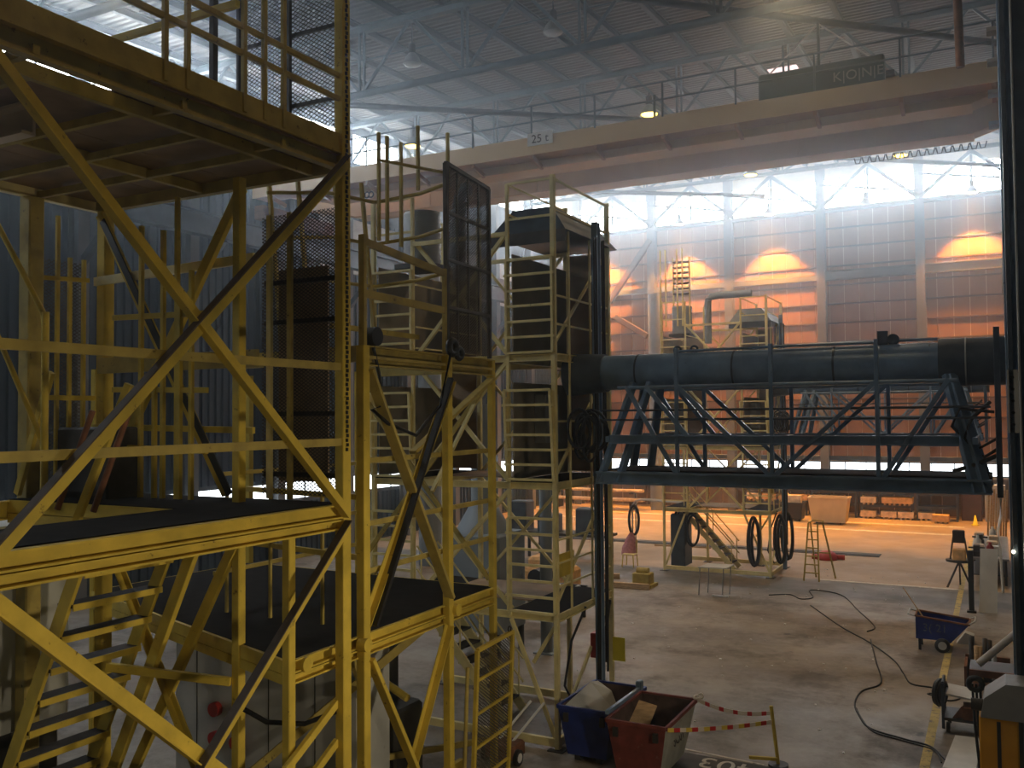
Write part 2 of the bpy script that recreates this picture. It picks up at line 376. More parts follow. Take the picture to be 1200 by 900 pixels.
# far wall --------------------------------------------------------
ZW0, ZW1 = 2.22, 2.98        # low window strip
ZC0, ZC1 = 17.5, 19.25       # clerestory
wf = MB()
wf.box((XL, YF, 0), (XR_, YF + .3, ZW0)); wf.box((XL, YF, ZW1), (XR_, YF + .3, ZC0)); wf.box((XL, YF, ZC1), (XR_, YF + .3, roof_z(YF) + .1))
wall_far = struct('wall_far', wf, PANELJ)
def wpart(name, mb, mat, parent=None, kind=None): return tag(link(name, mb.mesh(name, mat), parent=parent or wall_far), kind=kind)
# brown panels, each with its own edges; the far-left and lowest ones joined
pw, ph = .80, 1.09
rows = []
z = 17.42
while z - ph > ZW1 - .2: rows.append((z - ph, z)); z -= ph
xs = []; x = 1.2
while x - pw > XL: xs.append((x - pw, x)); x -= pw
cand = []
for ri, (z0, z1) in enumerate(rows):
    for ci, (x0, x1) in enumerate(xs):
        cand.append((ri, ci, x0, x1, z0, z1))
pm = MB().box((.02, -.035, .02), (pw - .02, 0, ph - .035)).mesh('wall_panel', PANEL)
rest = MB(); cnt = 0
for ri, ci, x0, x1, z0, z1 in cand:
    inview = (-21.2 < x0 < 0.2) and ri < 11
    if inview and cnt < 300 and (z0 > 6.3):
        o = link('wall_panel', pm, parent=wall_far); o.location = (x0, YF - .002 - random.random() * .012, z0); cnt += 1
    else: rest.box((x0 + .02, YF - .037, z0 + .02), (x1 - .02, YF - .002, z1 - .035))
wpart('wall_panel_field', rest, PANEL, kind='stuff')
low = MB()
for x0, x1 in xs: low.box((x0 + .02, YF - .05, .1), (x1 - .02, YF, ZW0 - .1))
wpart('lower_wall_panels', low, material('dark_lower_wall', (.16, .12, .095, 1), .8, 0, .25, 1.5), kind='stuff')
for z0, z1 in rows:
    wpart('wall_rail', MB().extr((XL, YF - .07, z1 - .02), (XR_, YF - .07, z1 - .02), rect(.10, .09)), RAILW)
wpart('wall_girder', MB().extr((XL, YF - .16, 13.5), (-8.75, YF - .16, 13.5), rect(.2, .34)), WCOL)
wpart('wall_girder', MB().extr((-8.75, YF - .35, 13.56), (XR_, YF - .35, 13.56), ibeam(.5, .52, .05)), WCOL)
wpart('wall_girder', MB().extr((XL, YF - .2, 17.36), (XR_, YF - .2, 17.36), chan(.3, .25, .04)), WCOL)
wpart('wall_girder', MB().extr((XL, YF - .12, ZW1 + .18), (XR_, YF - .12, ZW1 + .18), rect(.2, .25)), BLUD)
for x in (-24.0, -18.9, -14.07, -8.75, -3.56):
    wpart('wall_column', MB().extr((x, YF - .45, 0), (x, YF - .45, roof_z(YF) - .3), ibeam(.46, .6, .05), up=(0, 1, 0)), WCOL)
# round pillar standing in front of the wall
struct('trim_2', MB().cyl((-18.25, 53.0, 0), (-18.25, 53.0, 13.0), .38, 24), COLM)
for p, q in (((-21.7, 54.3, 12.9), (-18.9, 54.3, 16.6)), ((-21.3, 54.3, 11.9), (-19.2, 54.3, 10.6))):
    wpart('wall_brace', MB().extr(p, q, rect(.3, .36)), RAILW)
for x in (-24, -18.9, -14.07, -8.75, -3.56):       # crossed stays in the clerestory
    wpart('clerestory_stay', MB().extr((x, YF - .75, ZC0 - .1), (x + 2.6, YF - .75, ZC1 + .35), rect(.2, .2)), ROOFS)
    wpart('clerestory_stay', MB().extr((x + 2.6, YF - .8, ZC1 + .35), (x + 5.2, YF - .8, ZC0 - .1), rect(.2, .2)), ROOFS)
    wpart('clerestory_stay', MB().extr((x, YF - .7, ZC1 - .5), (x + 5.2, YF - .7, ZC0 + .3), rect(.12, .12)), ROOFS)
    wpart('clerestory_stay', MB().extr((x + 2.6, YF - .7, ZC0), (x + 2.6, YF - .7, ZC1 + .3), rect(.12, .12)), ROOFS)
def window(name, p, q, z0, z1, mat, frame, npane, inward):
    """strip window between p and q (x,y); z0, z1 are heights or functions of y; every pane an object of its own"""
    p = Vector((p[0], p[1], 0)); q = Vector((q[0], q[1], 0)); d = (q - p) / npane; iw = Vector(inward)
    f0 = z0 if callable(z0) else (lambda y: z0); f1 = z1 if callable(z1) else (lambda y: z1)
    at = lambda a, f, o: Vector((a.x, a.y, f(a.y) + o))
    fr = MB()
    for f, o in ((f0, .03), (f1, -.03)): fr.extr(at(p, f, o), at(q, f, o), rect(.08, .07))
    w = struct(name, fr, frame)
    for i in range(npane):
        a, b = p + d * i, p + d * (i + 1); k = iw * .02
        me = MB().prism([at(a, f0, .05) - k, at(b, f0, .05) - k, at(b, f1, -.05) - k, at(a, f1, -.05) - k], -k)
        link('window_pane', me.mesh('window_pane', mat), parent=w)
        if i: link('glazing_bar', MB().extr(at(a, f0, 0), at(a, f1, 0), rect(.05, .06)).mesh('glazing_bar', frame), parent=w)
    return w
window('window_1', (XL + .1, YF + .12), (XR_ - .1, YF + .12), ZC0, ZC1, DAYM, ROOFS, 24, (0, -1, 0))
window('window_2', (XL + .1, YF + .12), (XR_ - .1, YF + .12), ZW0, ZW1, DAYL, BLUD, 24, (0, -1, 0))

# left wall -------------------------------------------------------
wl_ = MB()
for z0, z1 in ((0, 2.3), (3.1, 14.6)): wl_.box((XL - .3, YN - .3, z0), (XL - .08, YF + .3, z1))
ya, yb = YN - .3, YF + .3
wl_.prism([(XL - .3, ya, 14.6), (XL - .3, yb, 14.6), (XL - .3, yb, roof_z(yb) - 1.75), (XL - .3, ya, roof_z(ya) - 1.75)], (.22, 0, 0))
wl_.prism([(XL - .3, ya, roof_z(ya) - .3), (XL - .3, yb, roof_z(yb) - .3), (XL - .3, yb, roof_z(yb) + .15), (XL - .3, ya, roof_z(ya) + .15)], (.22, 0, 0))
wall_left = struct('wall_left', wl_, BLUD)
for z0, z1 in ((.1, 2.2), (3.2, 14.9)):
    mb = MB(); vs = []; pitch = .34; n = int((YF - YN) / pitch)
    for i in range(n):
        y0 = YN + i * pitch
        for dy, dx in ((0, 0), (.13, 0), (.17, .06), (.30, .06)): vs += [(XL - .07 + dx, y0 + dy, z0), (XL - .07 + dx, y0 + dy, z1)]
    k = len(vs) // 2
    mb.add(vs, [(2 * i, 2 * i + 1, 2 * i + 3, 2 * i + 2) for i in range(k - 1)])
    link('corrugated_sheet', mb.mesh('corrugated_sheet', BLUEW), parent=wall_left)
for y in TR + [-3.0, 1.3, 10.1, 19, 28, 37, 46]:
    link('wall_column', MB().extr((XL + .35, y, 0), (XL + .35, y, roof_z(y) - .3), ibeam(.4, .5, .05), up=(1, 0, 0)).mesh('wall_column', WCOL), parent=wall_left)
for z0, z1, m in ((12.2, 13.3, WHITE), (13.3, 13.8, BLACK), (13.8, 14.7, WHITE)):
    link('painted_band', MB().box((XL + .0, 31, z0), (XL + .06, 54.5, z1)).mesh('painted_band', m), parent=wall_left)
link('crane_runway', MB().extr((-23.78, YN, 12.32), (-23.78, YF, 12.32), ibeam(.4, .8, .05)).mesh('crane_runway', BLUD), parent=wall_left)
for y in TR + [-3, 1.3, 10.1, 19, 28, 37, 46]:
    link('runway_bracket', MB().extr((XL + .5, y, 10.6), (-23.78, y, 11.92), rect(.22, .22)).mesh('runway_bracket', BLUD), parent=wall_left)
window('window_3', (XL - .12, YN), (XL - .12, YF), lambda y: roof_z(y) - 1.75, lambda y: roof_z(y) - .3, DAYS, ROOFS, 30, (1, 0, 0))
window('window_4', (XL - .12, YN), (XL - .12, YF), 2.3, 3.1, DAYL, BLUD, 30, (1, 0, 0))

# right and back walls (mostly behind the viewer)
wall_right = struct('wall_right', MB().box((XR_, YN - .3, 0), (XR_ + .3, YF + .3, roof_z(YF) + .2)), material('dark_side_wall', (.05, .065, .08, 1), .7, 0, .2, 1.0))
wall_back = struct('wall_back', MB().box((XL - .3, YN - .3, 0), (XR_ + .3, YN, roof_z(YN) + .2)), BLUEW)
link('crane_runway', MB().extr((.52, YN, 12.32), (.52, YF, 12.32), ibeam(.4, .8, .05)).mesh('crane_runway', BLUD), parent=wall_right)
for y in TR: link('runway_bracket', MB().extr((1.3, y, 10.8), (.52, y, 11.92), rect(.22, .22)).mesh('runway_bracket', BLUD), parent=wall_right)

# ================================================================== OVERHEAD CRANE
CY = 25.0
def crane():
    T = Thing('overhead_crane', 'beige overhead travelling crane bridge with handrail spanning the hall', 'crane', (-12, CY, 13))
    xa, xb = -23.9, .6
    def girder(y0, y1, z0, z1):
        g = MB()
        # box girder with tapered ends
        poly = [(xa, y0, z0 + .55), (xa + 2.6, y0, z0), (xb - 1.0, y0, z0), (xb, y0, z0 + .3), (xb, y0, z1), (xa, y0, z1)]
        g.prism(poly, (0, y1 - y0, 0))
        o = T.part('box_girder', g, CRANE)
        T.part('girder_flange', MB().box((xa, y0 - .08, z1), (xb, y1 + .08, z1 + .05)), CRANE, o)
        T.part('girder_flange', MB().box((xa + 2.6, y0 - .08, z0 - .05), (xb - 1.0, y1 + .08, z0)), CRANE, o)
        T.part('crane_rail', MB().box((xa, (y0 + y1) / 2 - .04, z1 + .05), (xb, (y0 + y1) / 2 + .04, z1 + .13)), DARKM, o)
        for i in range(11):
            x = xa + 1.6 + i * 2.15
            T.part('stiffener', MB().box((x, y0 - .03, z0 + (.02 if 1 < i < 10 else .6)), (x + .06, y0, z1)), CRANE, o)
        return o
    girder(CY + .75, CY + 1.45, 13.52, 14.45); girder(CY + 2.7, CY + 3.4, 13.3, 14.45)
    # walkway on the near side with lip plate and brackets
    T.part('walkway_lip', MB().box((xa, CY - .02, 13.72), (xb, CY + .02, 14.22)), CRANE)
    T.part('walkway_floor', MB().box((xa, CY + .02, 13.74), (xb, CY + .75, 13.80)), CRANED)
    for i in range(12):
        x = xa + .9 + i * 2.1
        T.bar('walkway_bracket', (x, CY + .03, 13.66), (x, CY + .75, 13.50), rect(.10, .14), CRANED)
        T.bar('handrail_post', (x, CY + .04, 14.2), (x, CY + .04, 15.25), rect(.05, .05), ROOFS)
    for z in (14.75, 15.25): T.bar('handrail', (xa, CY + .04, z), (xb, CY + .04, z), rnd(.028, 8), ROOFS, smooth=True)
    for x in (xa - .1, xb - .35):
        T.part('end_carriage', MB().box((x, CY + .2, 13.0), (x + .45, CY + 4.2, 13.5)), RUST)
        for y in (CY + .7, CY + 3.8): T.part('wheel', MB().cyl((x + .1, y, 12.95), (x + .35, y, 12.95), .24, 16), DARKM)
    # capacity plate
    p = T.part('capacity_plate', MB().box((-12.6, CY - .06, 13.98), (-11.75, CY - .025, 14.36)), WHITE)
    t_ = link('lettering', text_mesh('25 t', .36, SIGNB), parent=p); t_.location = Vector((-12.17, CY - .066, 14.16)) - T.loc; t_.rotation_euler = (math.pi / 2, 0, 0)
    for i in range(3): T.part('cable_loop', MB().torus((-19.3 + i * .18, CY + .5, 13.38), .10, .025, (1, 0, 0), (0, 0, 1), 14, 5), BLACK)
    for i in range(16): T.part('festoon_loop', MB().tube([(-3.6 + i * .22, CY + 3.6, 13.25), (-3.55 + i * .22, CY + 3.6, 13.08), (-3.45 + i * .22, CY + 3.6, 13.08), (-3.4 + i * .22, CY + 3.6, 13.25)], .02, 5), BLACK)
    return T
crane()
def trolley():
    T = Thing('hoist_trolley', 'dark green hoist trolley riding on the crane bridge', 'hoist', (-4, CY + 2, 14.5))
    T.part('trolley_frame', MB().box((-5.7, CY + .8, 14.62), (-2.2, CY + 3.4, 14.74)), DARKM)
    b = T.part('housing', MB().cbox((-5.65, CY + .35, 14.0), (-2.4, CY + .72, 15.05), .04), HOISTG)
    t_ = link('lettering', text_mesh('K|O|N|E', .36, GREY), parent=b); t_.location = Vector((-3.05, CY + .342, 14.62)) - T.loc; t_.rotation_euler = (math.pi / 2, 0, 0)
    T.part('drum', MB().cyl((-5.2, CY + 2.4, 15.0), (-3.0, CY + 2.4, 15.0), .35, 20), DARKM)
    T.part('motor', MB().cyl((-2.9, CY + 2.4, 14.95), (-2.3, CY + 2.4, 14.95), .25, 16), HOISTG)
    for x in (-5.3, -2.6):
        for y in (CY + 1.1, CY + 3.05): T.part('wheel', MB().cyl((x - .1, y, 14.7), (x + .1, y, 14.7), .12, 14), DARKM)
    T.bar('cable_mast', (-4.05, CY + .5, 15.05), (-4.05, CY + .5, 16.25), rect(.07, .07), HOISTG)
    for x in (-5.4, -2.75): T.bar('mast_stay', (-4.05, CY + .5, 16.22), (x, CY + .5, 15.05), rnd(.022, 6), WHITE)
    T.bar('cable_mast', (-8.9, CY + 1.1, 14.4), (-8.9, CY + 1.1, 15.3), rect(.06, .06), HOISTG)
trolley()
# small translucent pane in the roof beyond the crane
o = link('roof_light', MB().prism([(-7.7, 36.2, roof_z(36.2) - .03), (-6.6, 36.2, roof_z(36.2) - .03), (-6.6, 37.6, roof_z(37.6) - .03), (-7.7, 37.6, roof_z(37.6) - .03)], (0, 0, .02)).mesh('roof_light', LENSP), parent=ceiling)
# rusty downpipe by the right wall
single('downpipe', MB().cyl((-.55, 22, 13.2), (-.62, 22, 17.8), .09, 12), RUST, 'rusty vertical pipe hanging below the roof above the crane\'s right end', 'pipe', (-.55, 22, 13.2))

# ================================================================== LAMPS
def lamp(x, y, z, on, label, group, warm=(1.0, .55, .16), watt=0, spot=2.4, blend=.6, glow=None, hang=1.2):
    T = Thing('high_bay_lamp', label, 'lamp', (x, y, z), group)
    T.part('reflector', MB().lathe((x, y, z), [(.30, 0), (.29, .06), (.22, .22), (.12, .34), (.10, .36)], 20), GREY)
    T.part('gear_box', MB().lathe((x, y, z), [(.0, .66), (.09, .66), (.11, .6), (.11, .38), (.09, .35), (0, .35)], 16), DARKM)
    T.bar('stem', (x, y, z + .64), (x, y, z + hang), rnd(.02, 6), DARKM, smooth=True)
    T.part('lens', MB().lathe((x, y, z), [(0, -.045), (.14, -.04), (.24, -.015), (.285, .03)], 20), (glow or LAMP_ON) if on else GLASS)
    if watt:
        ld = bpy.data.lights.new('lamp_light', 'SPOT'); ld.energy = watt; ld.color = warm; ld.spot_size = spot; ld.spot_blend = blend; ld.shadow_soft_size = .28
        lo = bpy.data.objects.new('lamp_light', ld); col.objects.link(lo); lo.parent = T.o; lo.location = (0, 0, -.09)
for x, nm in ((-22.1, 'leftmost lit lamp hanging before the far wall by the corner'), (-16.8, 'lit lamp hanging before the far wall left of the louvred tower'), (-11.45, 'lit lamp hanging before the far wall between two grey columns'), (-.95, 'lit lamp hanging before the far wall at the right edge')):
    lamp(x, 53.55, 17.2, True, nm, 'sodium lamps along the far wall', (1.0, .42, .06), WALL_W, RAD(82), .18, LAMP_WH, 1.9)
lamp(-6.2, 53.55, 17.2, False, 'unlit lamp hanging before the dark bay of the far wall', 'sodium lamps along the far wall', hang=1.9)
lamp(-16.0, 23.7, 16.75, False, 'unlit glass lamp hanging under the roof near the crane\'s left part', 'high-bay lamps under the roof', hang=1.3)
lamp(-11.1, 23.7, 16.75, False, 'unlit glass lamp hanging under the roof above the capacity plate', 'high-bay lamps under the roof', hang=1.3)
# lamps that light the hall (two of them seen just over the crane)
hall = [(-10.6, 30.5, 16.25, 'glowing yellow lamp just above the middle of the crane bridge'), (-19.3, 28.6, 15.9, 'glowing yellow lamp just above the left end of the crane bridge'),
        (-4.5, 30.5, 16.2, 'lit lamp hidden behind the hoist trolley'), (-4.0, 21.0, 15.9, 'lit lamp high over the skip bins'), (-2.8, 8.0, 15.4, 'lit lamp high over the viewer\'s aisle'), (-3.0, 1.0, 15.0, 'lit lamp high behind the viewer'),
        (-10.0, 43.0, 16.9, 'lit lamp over the far end of the hall'), (-3.5, 43.0, 16.9, 'lit lamp over the far right end of the hall'), (-17.5, 41.0, 16.9, 'lit lamp over the far left end of the hall'), (-17.5, 14.0, 15.8, 'lit lamp behind the near yellow tower')]
for x, y, z, nm in hall:
    k = 1.0
    if y < 10: k = .5
    if 20 < y < 22: k = 3.0
    if y > 26: k = 2.2
    if y > 40: k = 3.4
    lamp(x, y, z, True, nm, 'high-bay lamps under the roof', (1.0, .66, .30) if y > 26 else (1.0, .74, .44), HALL_W * k, RAD(130), .8, LAMP_ON, .8)

# ================================================================== YELLOW TOWERS
def mesh_sheet(p, u, v, w, h, cell=.08, t=.006):
    """expanded-metal sheet: a lattice of real strands clipped to the w x h rectangle at p"""
    m = MB(); p = Vector(p); u = Vector(u); v = Vector(v); nrm = u.cross(v)
    k = .62  # diamonds wider than tall
    for sgn in (1, -1):
        c = -h / k if sgn > 0 else 0.0
        end = w if sgn > 0 else w + h / k
        while c < end:
            # strand: a = c + sgn * b / k
            b0, b1 = 0.0, h
            a0, a1 = c, c + sgn * h / k
            pts = []
            lo, hi = (a0, a1) if sgn > 0 else (a1, a0)
            def b_at(a): return (a - c) * k * sgn
            s0 = max(lo, 0.0); s1 = min(hi, w)
            if s1 - s0 > 1e-3:
                A = p + u * s0 + v * min(max(b_at(s0), 0), h); B = p + u * s1 + v * min(max(b_at(s1), 0), h)
                d = (B - A).normalized(); sd = d.cross(nrm) * t
                m.add([A - sd, B - sd, B + sd, A + sd, A - sd * .3 + nrm * t, B - sd * .3 + nrm * t], [(0, 1, 2, 3), (0, 1, 5, 4), (4, 5, 2, 3)])
            c += cell
    return m
def guard_panel(T, p, u, w, z0, z1, nr, mat, tilt=0.0):
    """frame of flat tube with rungs"""
    p = Vector(p); u = Vector(u); r = .022
    a0 = p + V(0, 0, z0); b0 = p + u * w + V(0, 0, z0); a1 = p + u * tilt + V(0, 0, z1); b1 = p + u * (w + tilt) + V(0, 0, z1)
    fr = MB()
    for A, B in ((a0, a1), (b0, b1)): fr.extr(A, B, rect(.05, .05))
    for A, B in ((a0, b0), (a1, b1)): fr.extr(A, B, rect(.05, .045))
    o = T.part('guard_frame', fr, mat)
    for i in range(1, nr):
        f = i / nr
        e = .05 if i in (1, nr - 1) else 0
        A = a0.lerp(a1, f) - u * e; B = b0.lerp(b1, f) + u * e
        T.part('rung', MB().extr(A, B, rect(.04, .045)), mat, o)
    return o
def stair(T, x0, z0, x1, z1, ya, yb, n, mat, rail=True, tread=TREAD):
    """flight running along X, treads along Y"""
    for y in (ya, yb):
        T.bar('stringer', (x0, y, z0), (x1, y, z1), rect(.05, .18), mat)
    for i in range(1, n):
        f = i / n; x = x0 + (x1 - x0) * f; z = z0 + (z1 - z0) * f
        o = T.part('tread', MB().box((x - .13, ya, z - .02), (x + .13, yb, z + .02)), tread)
        T.part('nosing', MB().box((x + (.13 if x1 < x0 else -.15), ya, z - .05), (x + (.15 if x1 < x0 else -.13), yb, z + .025)), mat, o)
    if rail:
        for y in (ya, yb):
            for hz in (.5, .95): T.bar('handrail', (x0, y, z0 + hz), (x1, y, z1 + hz), rnd(.02, 6), mat, smooth=True)
            for f in (.05, .5, .95):
                x = x0 + (x1 - x0) * f; z = z0 + (z1 - z0) * f
                T.bar('baluster', (x, y, z), (x, y, z + .95), rnd(.018, 6), mat, smooth=True)

# ---- near tower: long platform tower on the left
def near_tower():
    T = Thing('platform_tower', 'large yellow steel platform tower with crossed braces filling the left foreground', 'platform', (-9, 6.5, 0))
    xf, xb, yn, yf = -6.9, -11.25, 4.28, 8.72
    P = rect(.14, .14)
    T.bar('post', (xf, yf, 0), (xf, yf, 12.2), rect(.13, .15), YEL); T.bar('post', (xf, yn, 0), (xf, yn, 12.2), P, YEL)
    T.bar('post', (-8.15, 8.3, 0), (-8.15, 8.3, 8.64), rect(.12, .12), YEL)
    T.bar('post', (-11.1, 8.72, 0), (-11.1, 8.72, 8.64), rect(.17, .17), YEL); T.bar('post', (xb, 7.7, 0), (xb, 7.7, 8.64), rect(.22, .22), YELD)
    T.bar('post', (xb, yn, 0), (xb, yn, 8.64), P, YEL); T.bar('post', (-8.35, yn, 0), (-8.35, yn, 8.64), P, YEL)
    for y in (5.6,): T.bar('post', (-9.9, y, 0), (-9.9, y, 4.4), rect(.12, .12), YEL)
    # top deck
    up = (0, 0, 1)
    T.bar('deck_beam', (xf, yn - .5, 8.76), (xf, yf, 8.76), chan(.10, .22, .02), YELD)
    T.part('kick_plate', MB().box((xf + .0, yn - .5, 8.882), (xf + .012, yf, 9.10)), YELD)
    T.bar('deck_beam', (-7.35, yn - .5, 8.72), (-7.35, yf, 8.72), rect(.07, .14), YELD)
    T.bar('deck_beam', (-9.2, yn - .5, 8.72), (-9.2, yf, 8.72), rect(.07, .12), YELD)
    T.bar('deck_beam', (xb, yn - .5, 8.74), (xb, yf, 8.74), chan(.10, .2, .02), YELP)
    T.bar('deck_beam', (xf, yf, 8.74), (xb, yf, 8.74), chan(.10, .2, .02), YELD)
    for y in (5.0, 6.1, 6.95, 7.8): T.bar('joist', (-7.35, y, 8.70), (xb, y, 8.70), rect(.06, .09), YELD)
    for y in (4.75, 6.3, 7.7): T.bar('joist', (xf, y, 8.74), (-7.35, y, 8.74), rect(.06, .09), YELD)
    for i in range(3): T.part('deck_board', MB().box((-7.4 - i * 1.3 - 1.28, yn - .5, 8.79), (-7.4 - i * 1.3, yf, 8.83)), DECKU)
    T.part('deck_mesh', mesh_sheet((xf - .46, yn - .5, 8.84), (1, 0, 0), (0, 1, 0), .42, 2.0, .085), MESH, kind='stuff')
    T.part('deck_plate', MB().box((xf - .54, yn + 1.6, 8.83), (xf + .02, yf, 8.85)), DECKU)
    T.bar('deck_beam', (-9.7, 5.5, 8.57), (-8.1, 5.5, 8.57), chan(.14, .3, .03), CREAM)
    # top deck guard rail
    for z in (9.52, 9.80): T.bar('handrail', (xf, yn - .5, z), (xf, yf, z), rect(.05, .06), YELD)
    for y in (6.05, 6.32, 7.08, 7.38, 7.68): T.bar('guard_post', (xf + .01, y, 8.9), (xf + .01, y, 12.0), rect(.05, .05), YELD)
    T.bar('guard_post', (-7.35, 7.1, 8.85), (-7.35, 7.1, 12), rect(.07, .07), DARKM)
    T.bar('handrail', (xf - .05, 7.05, 10.05), (-9.5, 7.05, 10.05), rect(.06, .08), YEL)
    T.part('mesh_guard', mesh_sheet((-6.98, 8.76, 8.95), (-1, 0, 0), (0, 0, 1), 1.6, 3.1, .085), MESH, kind='stuff')
    for x in (-8.6, -7.75): T.bar('mesh_frame', (x, 8.74, 8.9), (x, 8.74, 12.05), rect(.05, .05), DARKM)
    for z in (9.6, 10.5, 11.4): T.bar('mesh_frame', (-6.98, 8.78, z), (-8.6, 8.78, z), rect(.04, .05), DARKM)
    # middle deck
    T.bar('deck_beam', (xf, yn - .5, 4.595), (xf, yf, 4.595), chan(.11, .165, .02), YEL)
    T.bar('deck_beam', (xf, yn - .5, 4.44), (xf, yf, 4.44), chan(.11, .12, .02), YEL)
    T.bar('deck_beam', (xf, yf, 4.55), (-8.2, yf, 4.55), chan(.1, .24, .02), YEL)
    T.bar('deck_beam', (-8.2, 7.45, 4.60), (xb, 7.45, 4.60), chan(.1, .16, .02), YEL); T.bar('deck_beam', (-8.2, 7.45, 4.45), (xb, 7.45, 4.45), chan(.1, .12, .02), YEL)
    T.bar('deck_beam', (xb, yn, 4.55), (xb, yf, 4.55), chan(.1, .24, .02), YEL)
    T.bar('deck_beam', (-8.2, yn - .5, 4.55), (-8.2, 7.4, 4.55), chan(.1, .2, .02), YEL)
    T.part('deck_plate', MB().box((-8.2, yn - .5, 4.66), (xf - .06, yf, 4.69)), DECK)
    T.part('deck_plate', MB().box((xb, 7.42, 4.66), (-8.2, yf, 4.69)), DECK)
    # face rails and crossed braces on the long face
    for z in (6.30, 5.41): T.bar('rail', (xf + .02, yn - .5, z), (xf + .02, yf, z), rect(.04, .09), YELD)
    def angle(p, q, mflange):
        """angle-iron brace: web facing the aisle, flange standing out along its left edge"""
        p, q = Vector(p), Vector(q); d = (q - p).normalized(); n_ = Vector((0, -abs(d.z), d.y if d.z > 0 else -d.y))
        br = T.part('brace', MB().prism([p - n_ * .075, q - n_ * .075, q + n_ * .065, p + n_ * .065], (.014, 0, 0)), YEL)
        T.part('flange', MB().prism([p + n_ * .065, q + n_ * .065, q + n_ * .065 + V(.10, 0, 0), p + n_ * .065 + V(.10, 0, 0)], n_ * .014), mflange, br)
    angle((xf + .05, yn + .02, 8.60), (xf + .05, yf - .02, 4.58), YEL); angle((xf + .085, yn + .02, 4.60), (xf + .085, yf - .02, 8.76), DARKFL)
    angle((xf + .05, yn + .02, 4.40), (xf + .05, yf - .02, .45), YEL); angle((xf + .085, yn + .02, .36), (xf + .085, yf - .02, 4.44), DARKFL)
    # end face
    T.bar('brace', (-8.2, 8.40, 8.55), (-11.0, 8.62, 4.75), rect(.07, .15), YEL)
    T.bar('brace', (-11.0, 8.55, 8.55), (-8.6, 8.55, 4.75), rect(.07, .13), YEL)
    T.bar('rail', (-8.15, 8.62, 6.45), (-11.1, 8.62, 6.45), rect(.05, .22), YELD); T.bar('rail', (-8.15, 8.55, 7.7), (-11.1, 8.55, 7.62), rect(.05, .12), YELP)
    T.bar('rail', (-8.15, 8.55, 5.55), (-11.1, 8.55, 5.6), rect(.05, .08), YEL)
    T.bar('upright', (-8.05, 8.72, 4.7), (-8.05, 8.72, 8.25), rect(.075, .05), YELP); T.bar('upright', (-7.72, 8.72, 4.7), (-7.72, 8.72, 8.25), rect(.07, .05), YELD)
    for x, z1 in ((-9.05, 7.3), (-8.85, 7.55), (-9.35, 8.1), (-9.1, 8.5), (-9.75, 8.2), (-9.5, 6.4)): T.bar('upright', (x, 8.2, 4.7), (x, 8.2, z1), rect(.055, .055), YEL)
    for z in (6.05, 7.0, 5.3): T.bar('rail', (-8.6, 8.22, z), (-10.3, 8.22, z + .04), rect(.05, .07), YEL)
    m_ = T.part('mesh_guard', mesh_sheet((-6.98, 8.78, 4.75), (-1, 0, 0), (0, 0, 1), 1.25, 3.5, .07), MESH, kind='stuff')
    for z in (5.0, 5.75, 6.9, 7.4): T.bar('mesh_frame', (-6.98, 8.80, z), (-8.2, 8.80, z), rect(.04, .06), DARKM)
    T.bar('mesh_frame', (-6.99, 8.80, 4.7), (-6.99, 8.80, 8.6), rect(.04, .05), YELD)
    T.part('back_sheet', MB().box((-8.15, 9.0, 4.9), (-7.35, 9.02, 7.6)), DECKU); T.bar('brace', (-10.9, 8.5, 8.45), (-8.5, 8.5, 4.75), rect(.02, .10), BLACK)
    T.part('storage_locker', MB().cbox((-11.0, 7.9, 4.69), (-10.0, 8.4, 5.6), .03), DARKM)
    # far-corner cage at the back
    for y in (8.15, 8.34, 8.56): T.bar('upright', (-11.35, y, 4.7), (-11.35, y, 7.95 if y > 8.3 else 8.5), rect(.05, .05), YEL)
    T.part('mesh_guard', mesh_sheet((-11.42, 7.85, 4.9), (0, 1, 0), (0, 0, 1), .8, 3.0, .08), MESH, kind='stuff')
    T.bar('rail', (-11.3, 7.7, 7.6), (-11.3, 8.6, 7.66), rect(.04, .06), YEL); T.bar('rail', (-11.3, 7.7, 6.0), (-11.3, 8.72, 6.0), rect(.04, .07), YEL)
    # upper stair handrail coming down from the left
    for z0, z1 in ((8.2, 7.05), (6.8, 5.45)):
        T.part('handrail', MB().tube([(-11.6, 7.38, z0 + .2), (-10.55, 7.38, z1), (-10.5, 7.38, z1 - .3)], .035, 8), YEL)
    T.bar('newel', (-10.5, 7.38, 4.65), (-10.5, 7.38, 7.05), rnd(.045, 8), YEL, smooth=True)
    T.bar('brace', (-10.55, 7.5, 6.3), (-11.2, 7.5, 4.75), rect(.06, .1), YEL)
    # leaning tubes on the middle deck
    for x in (-9.3, -8.7): T.bar('stay', (x, 6.7, 4.7), (x + .32, 6.9, 5.8), rnd(.035, 8), RUST, smooth=True)
    T.bar('stay', (-9.4, 7.0, 4.5), (-8.75, 7.2, 6.1), rect(.07, .09), YEL)
    # stair down from the middle deck
    stair(T, -9.05, 4.35, -10.75, .9, 6.9, 8.15, 9, YEL, False)
    T.bar('stringer', (-8.6, 8.1, 4.3), (-10.4, 8.1, .6), rect(.08, .16), YEL)
    # lower end-face braces
    T.bar('brace', (-8.1, 8.25, 4.3), (-10.4, 8.35, .5), rect(.07, .14), YEL); T.bar('brace', (-10.6, 8.3, 4.3), (-8.2, 8.3, .4), ell(.1, .1, .014), YEL)
    for z in (2.55, 1.3): T.bar('rail', (-8.2, 8.22, z), (-9.6, 7.6, z + .16), rect(.07, .1), YEL)
    # grating floor low down
    T.bar('deck_beam', (xf, yn, .78), (xf, yf, .78), chan(.1, .18, .02), YEL); T.bar('deck_beam', (xf, yf, .78), (xb, yf, .78), chan(.1, .18, .02), YEL)
    g = MB()
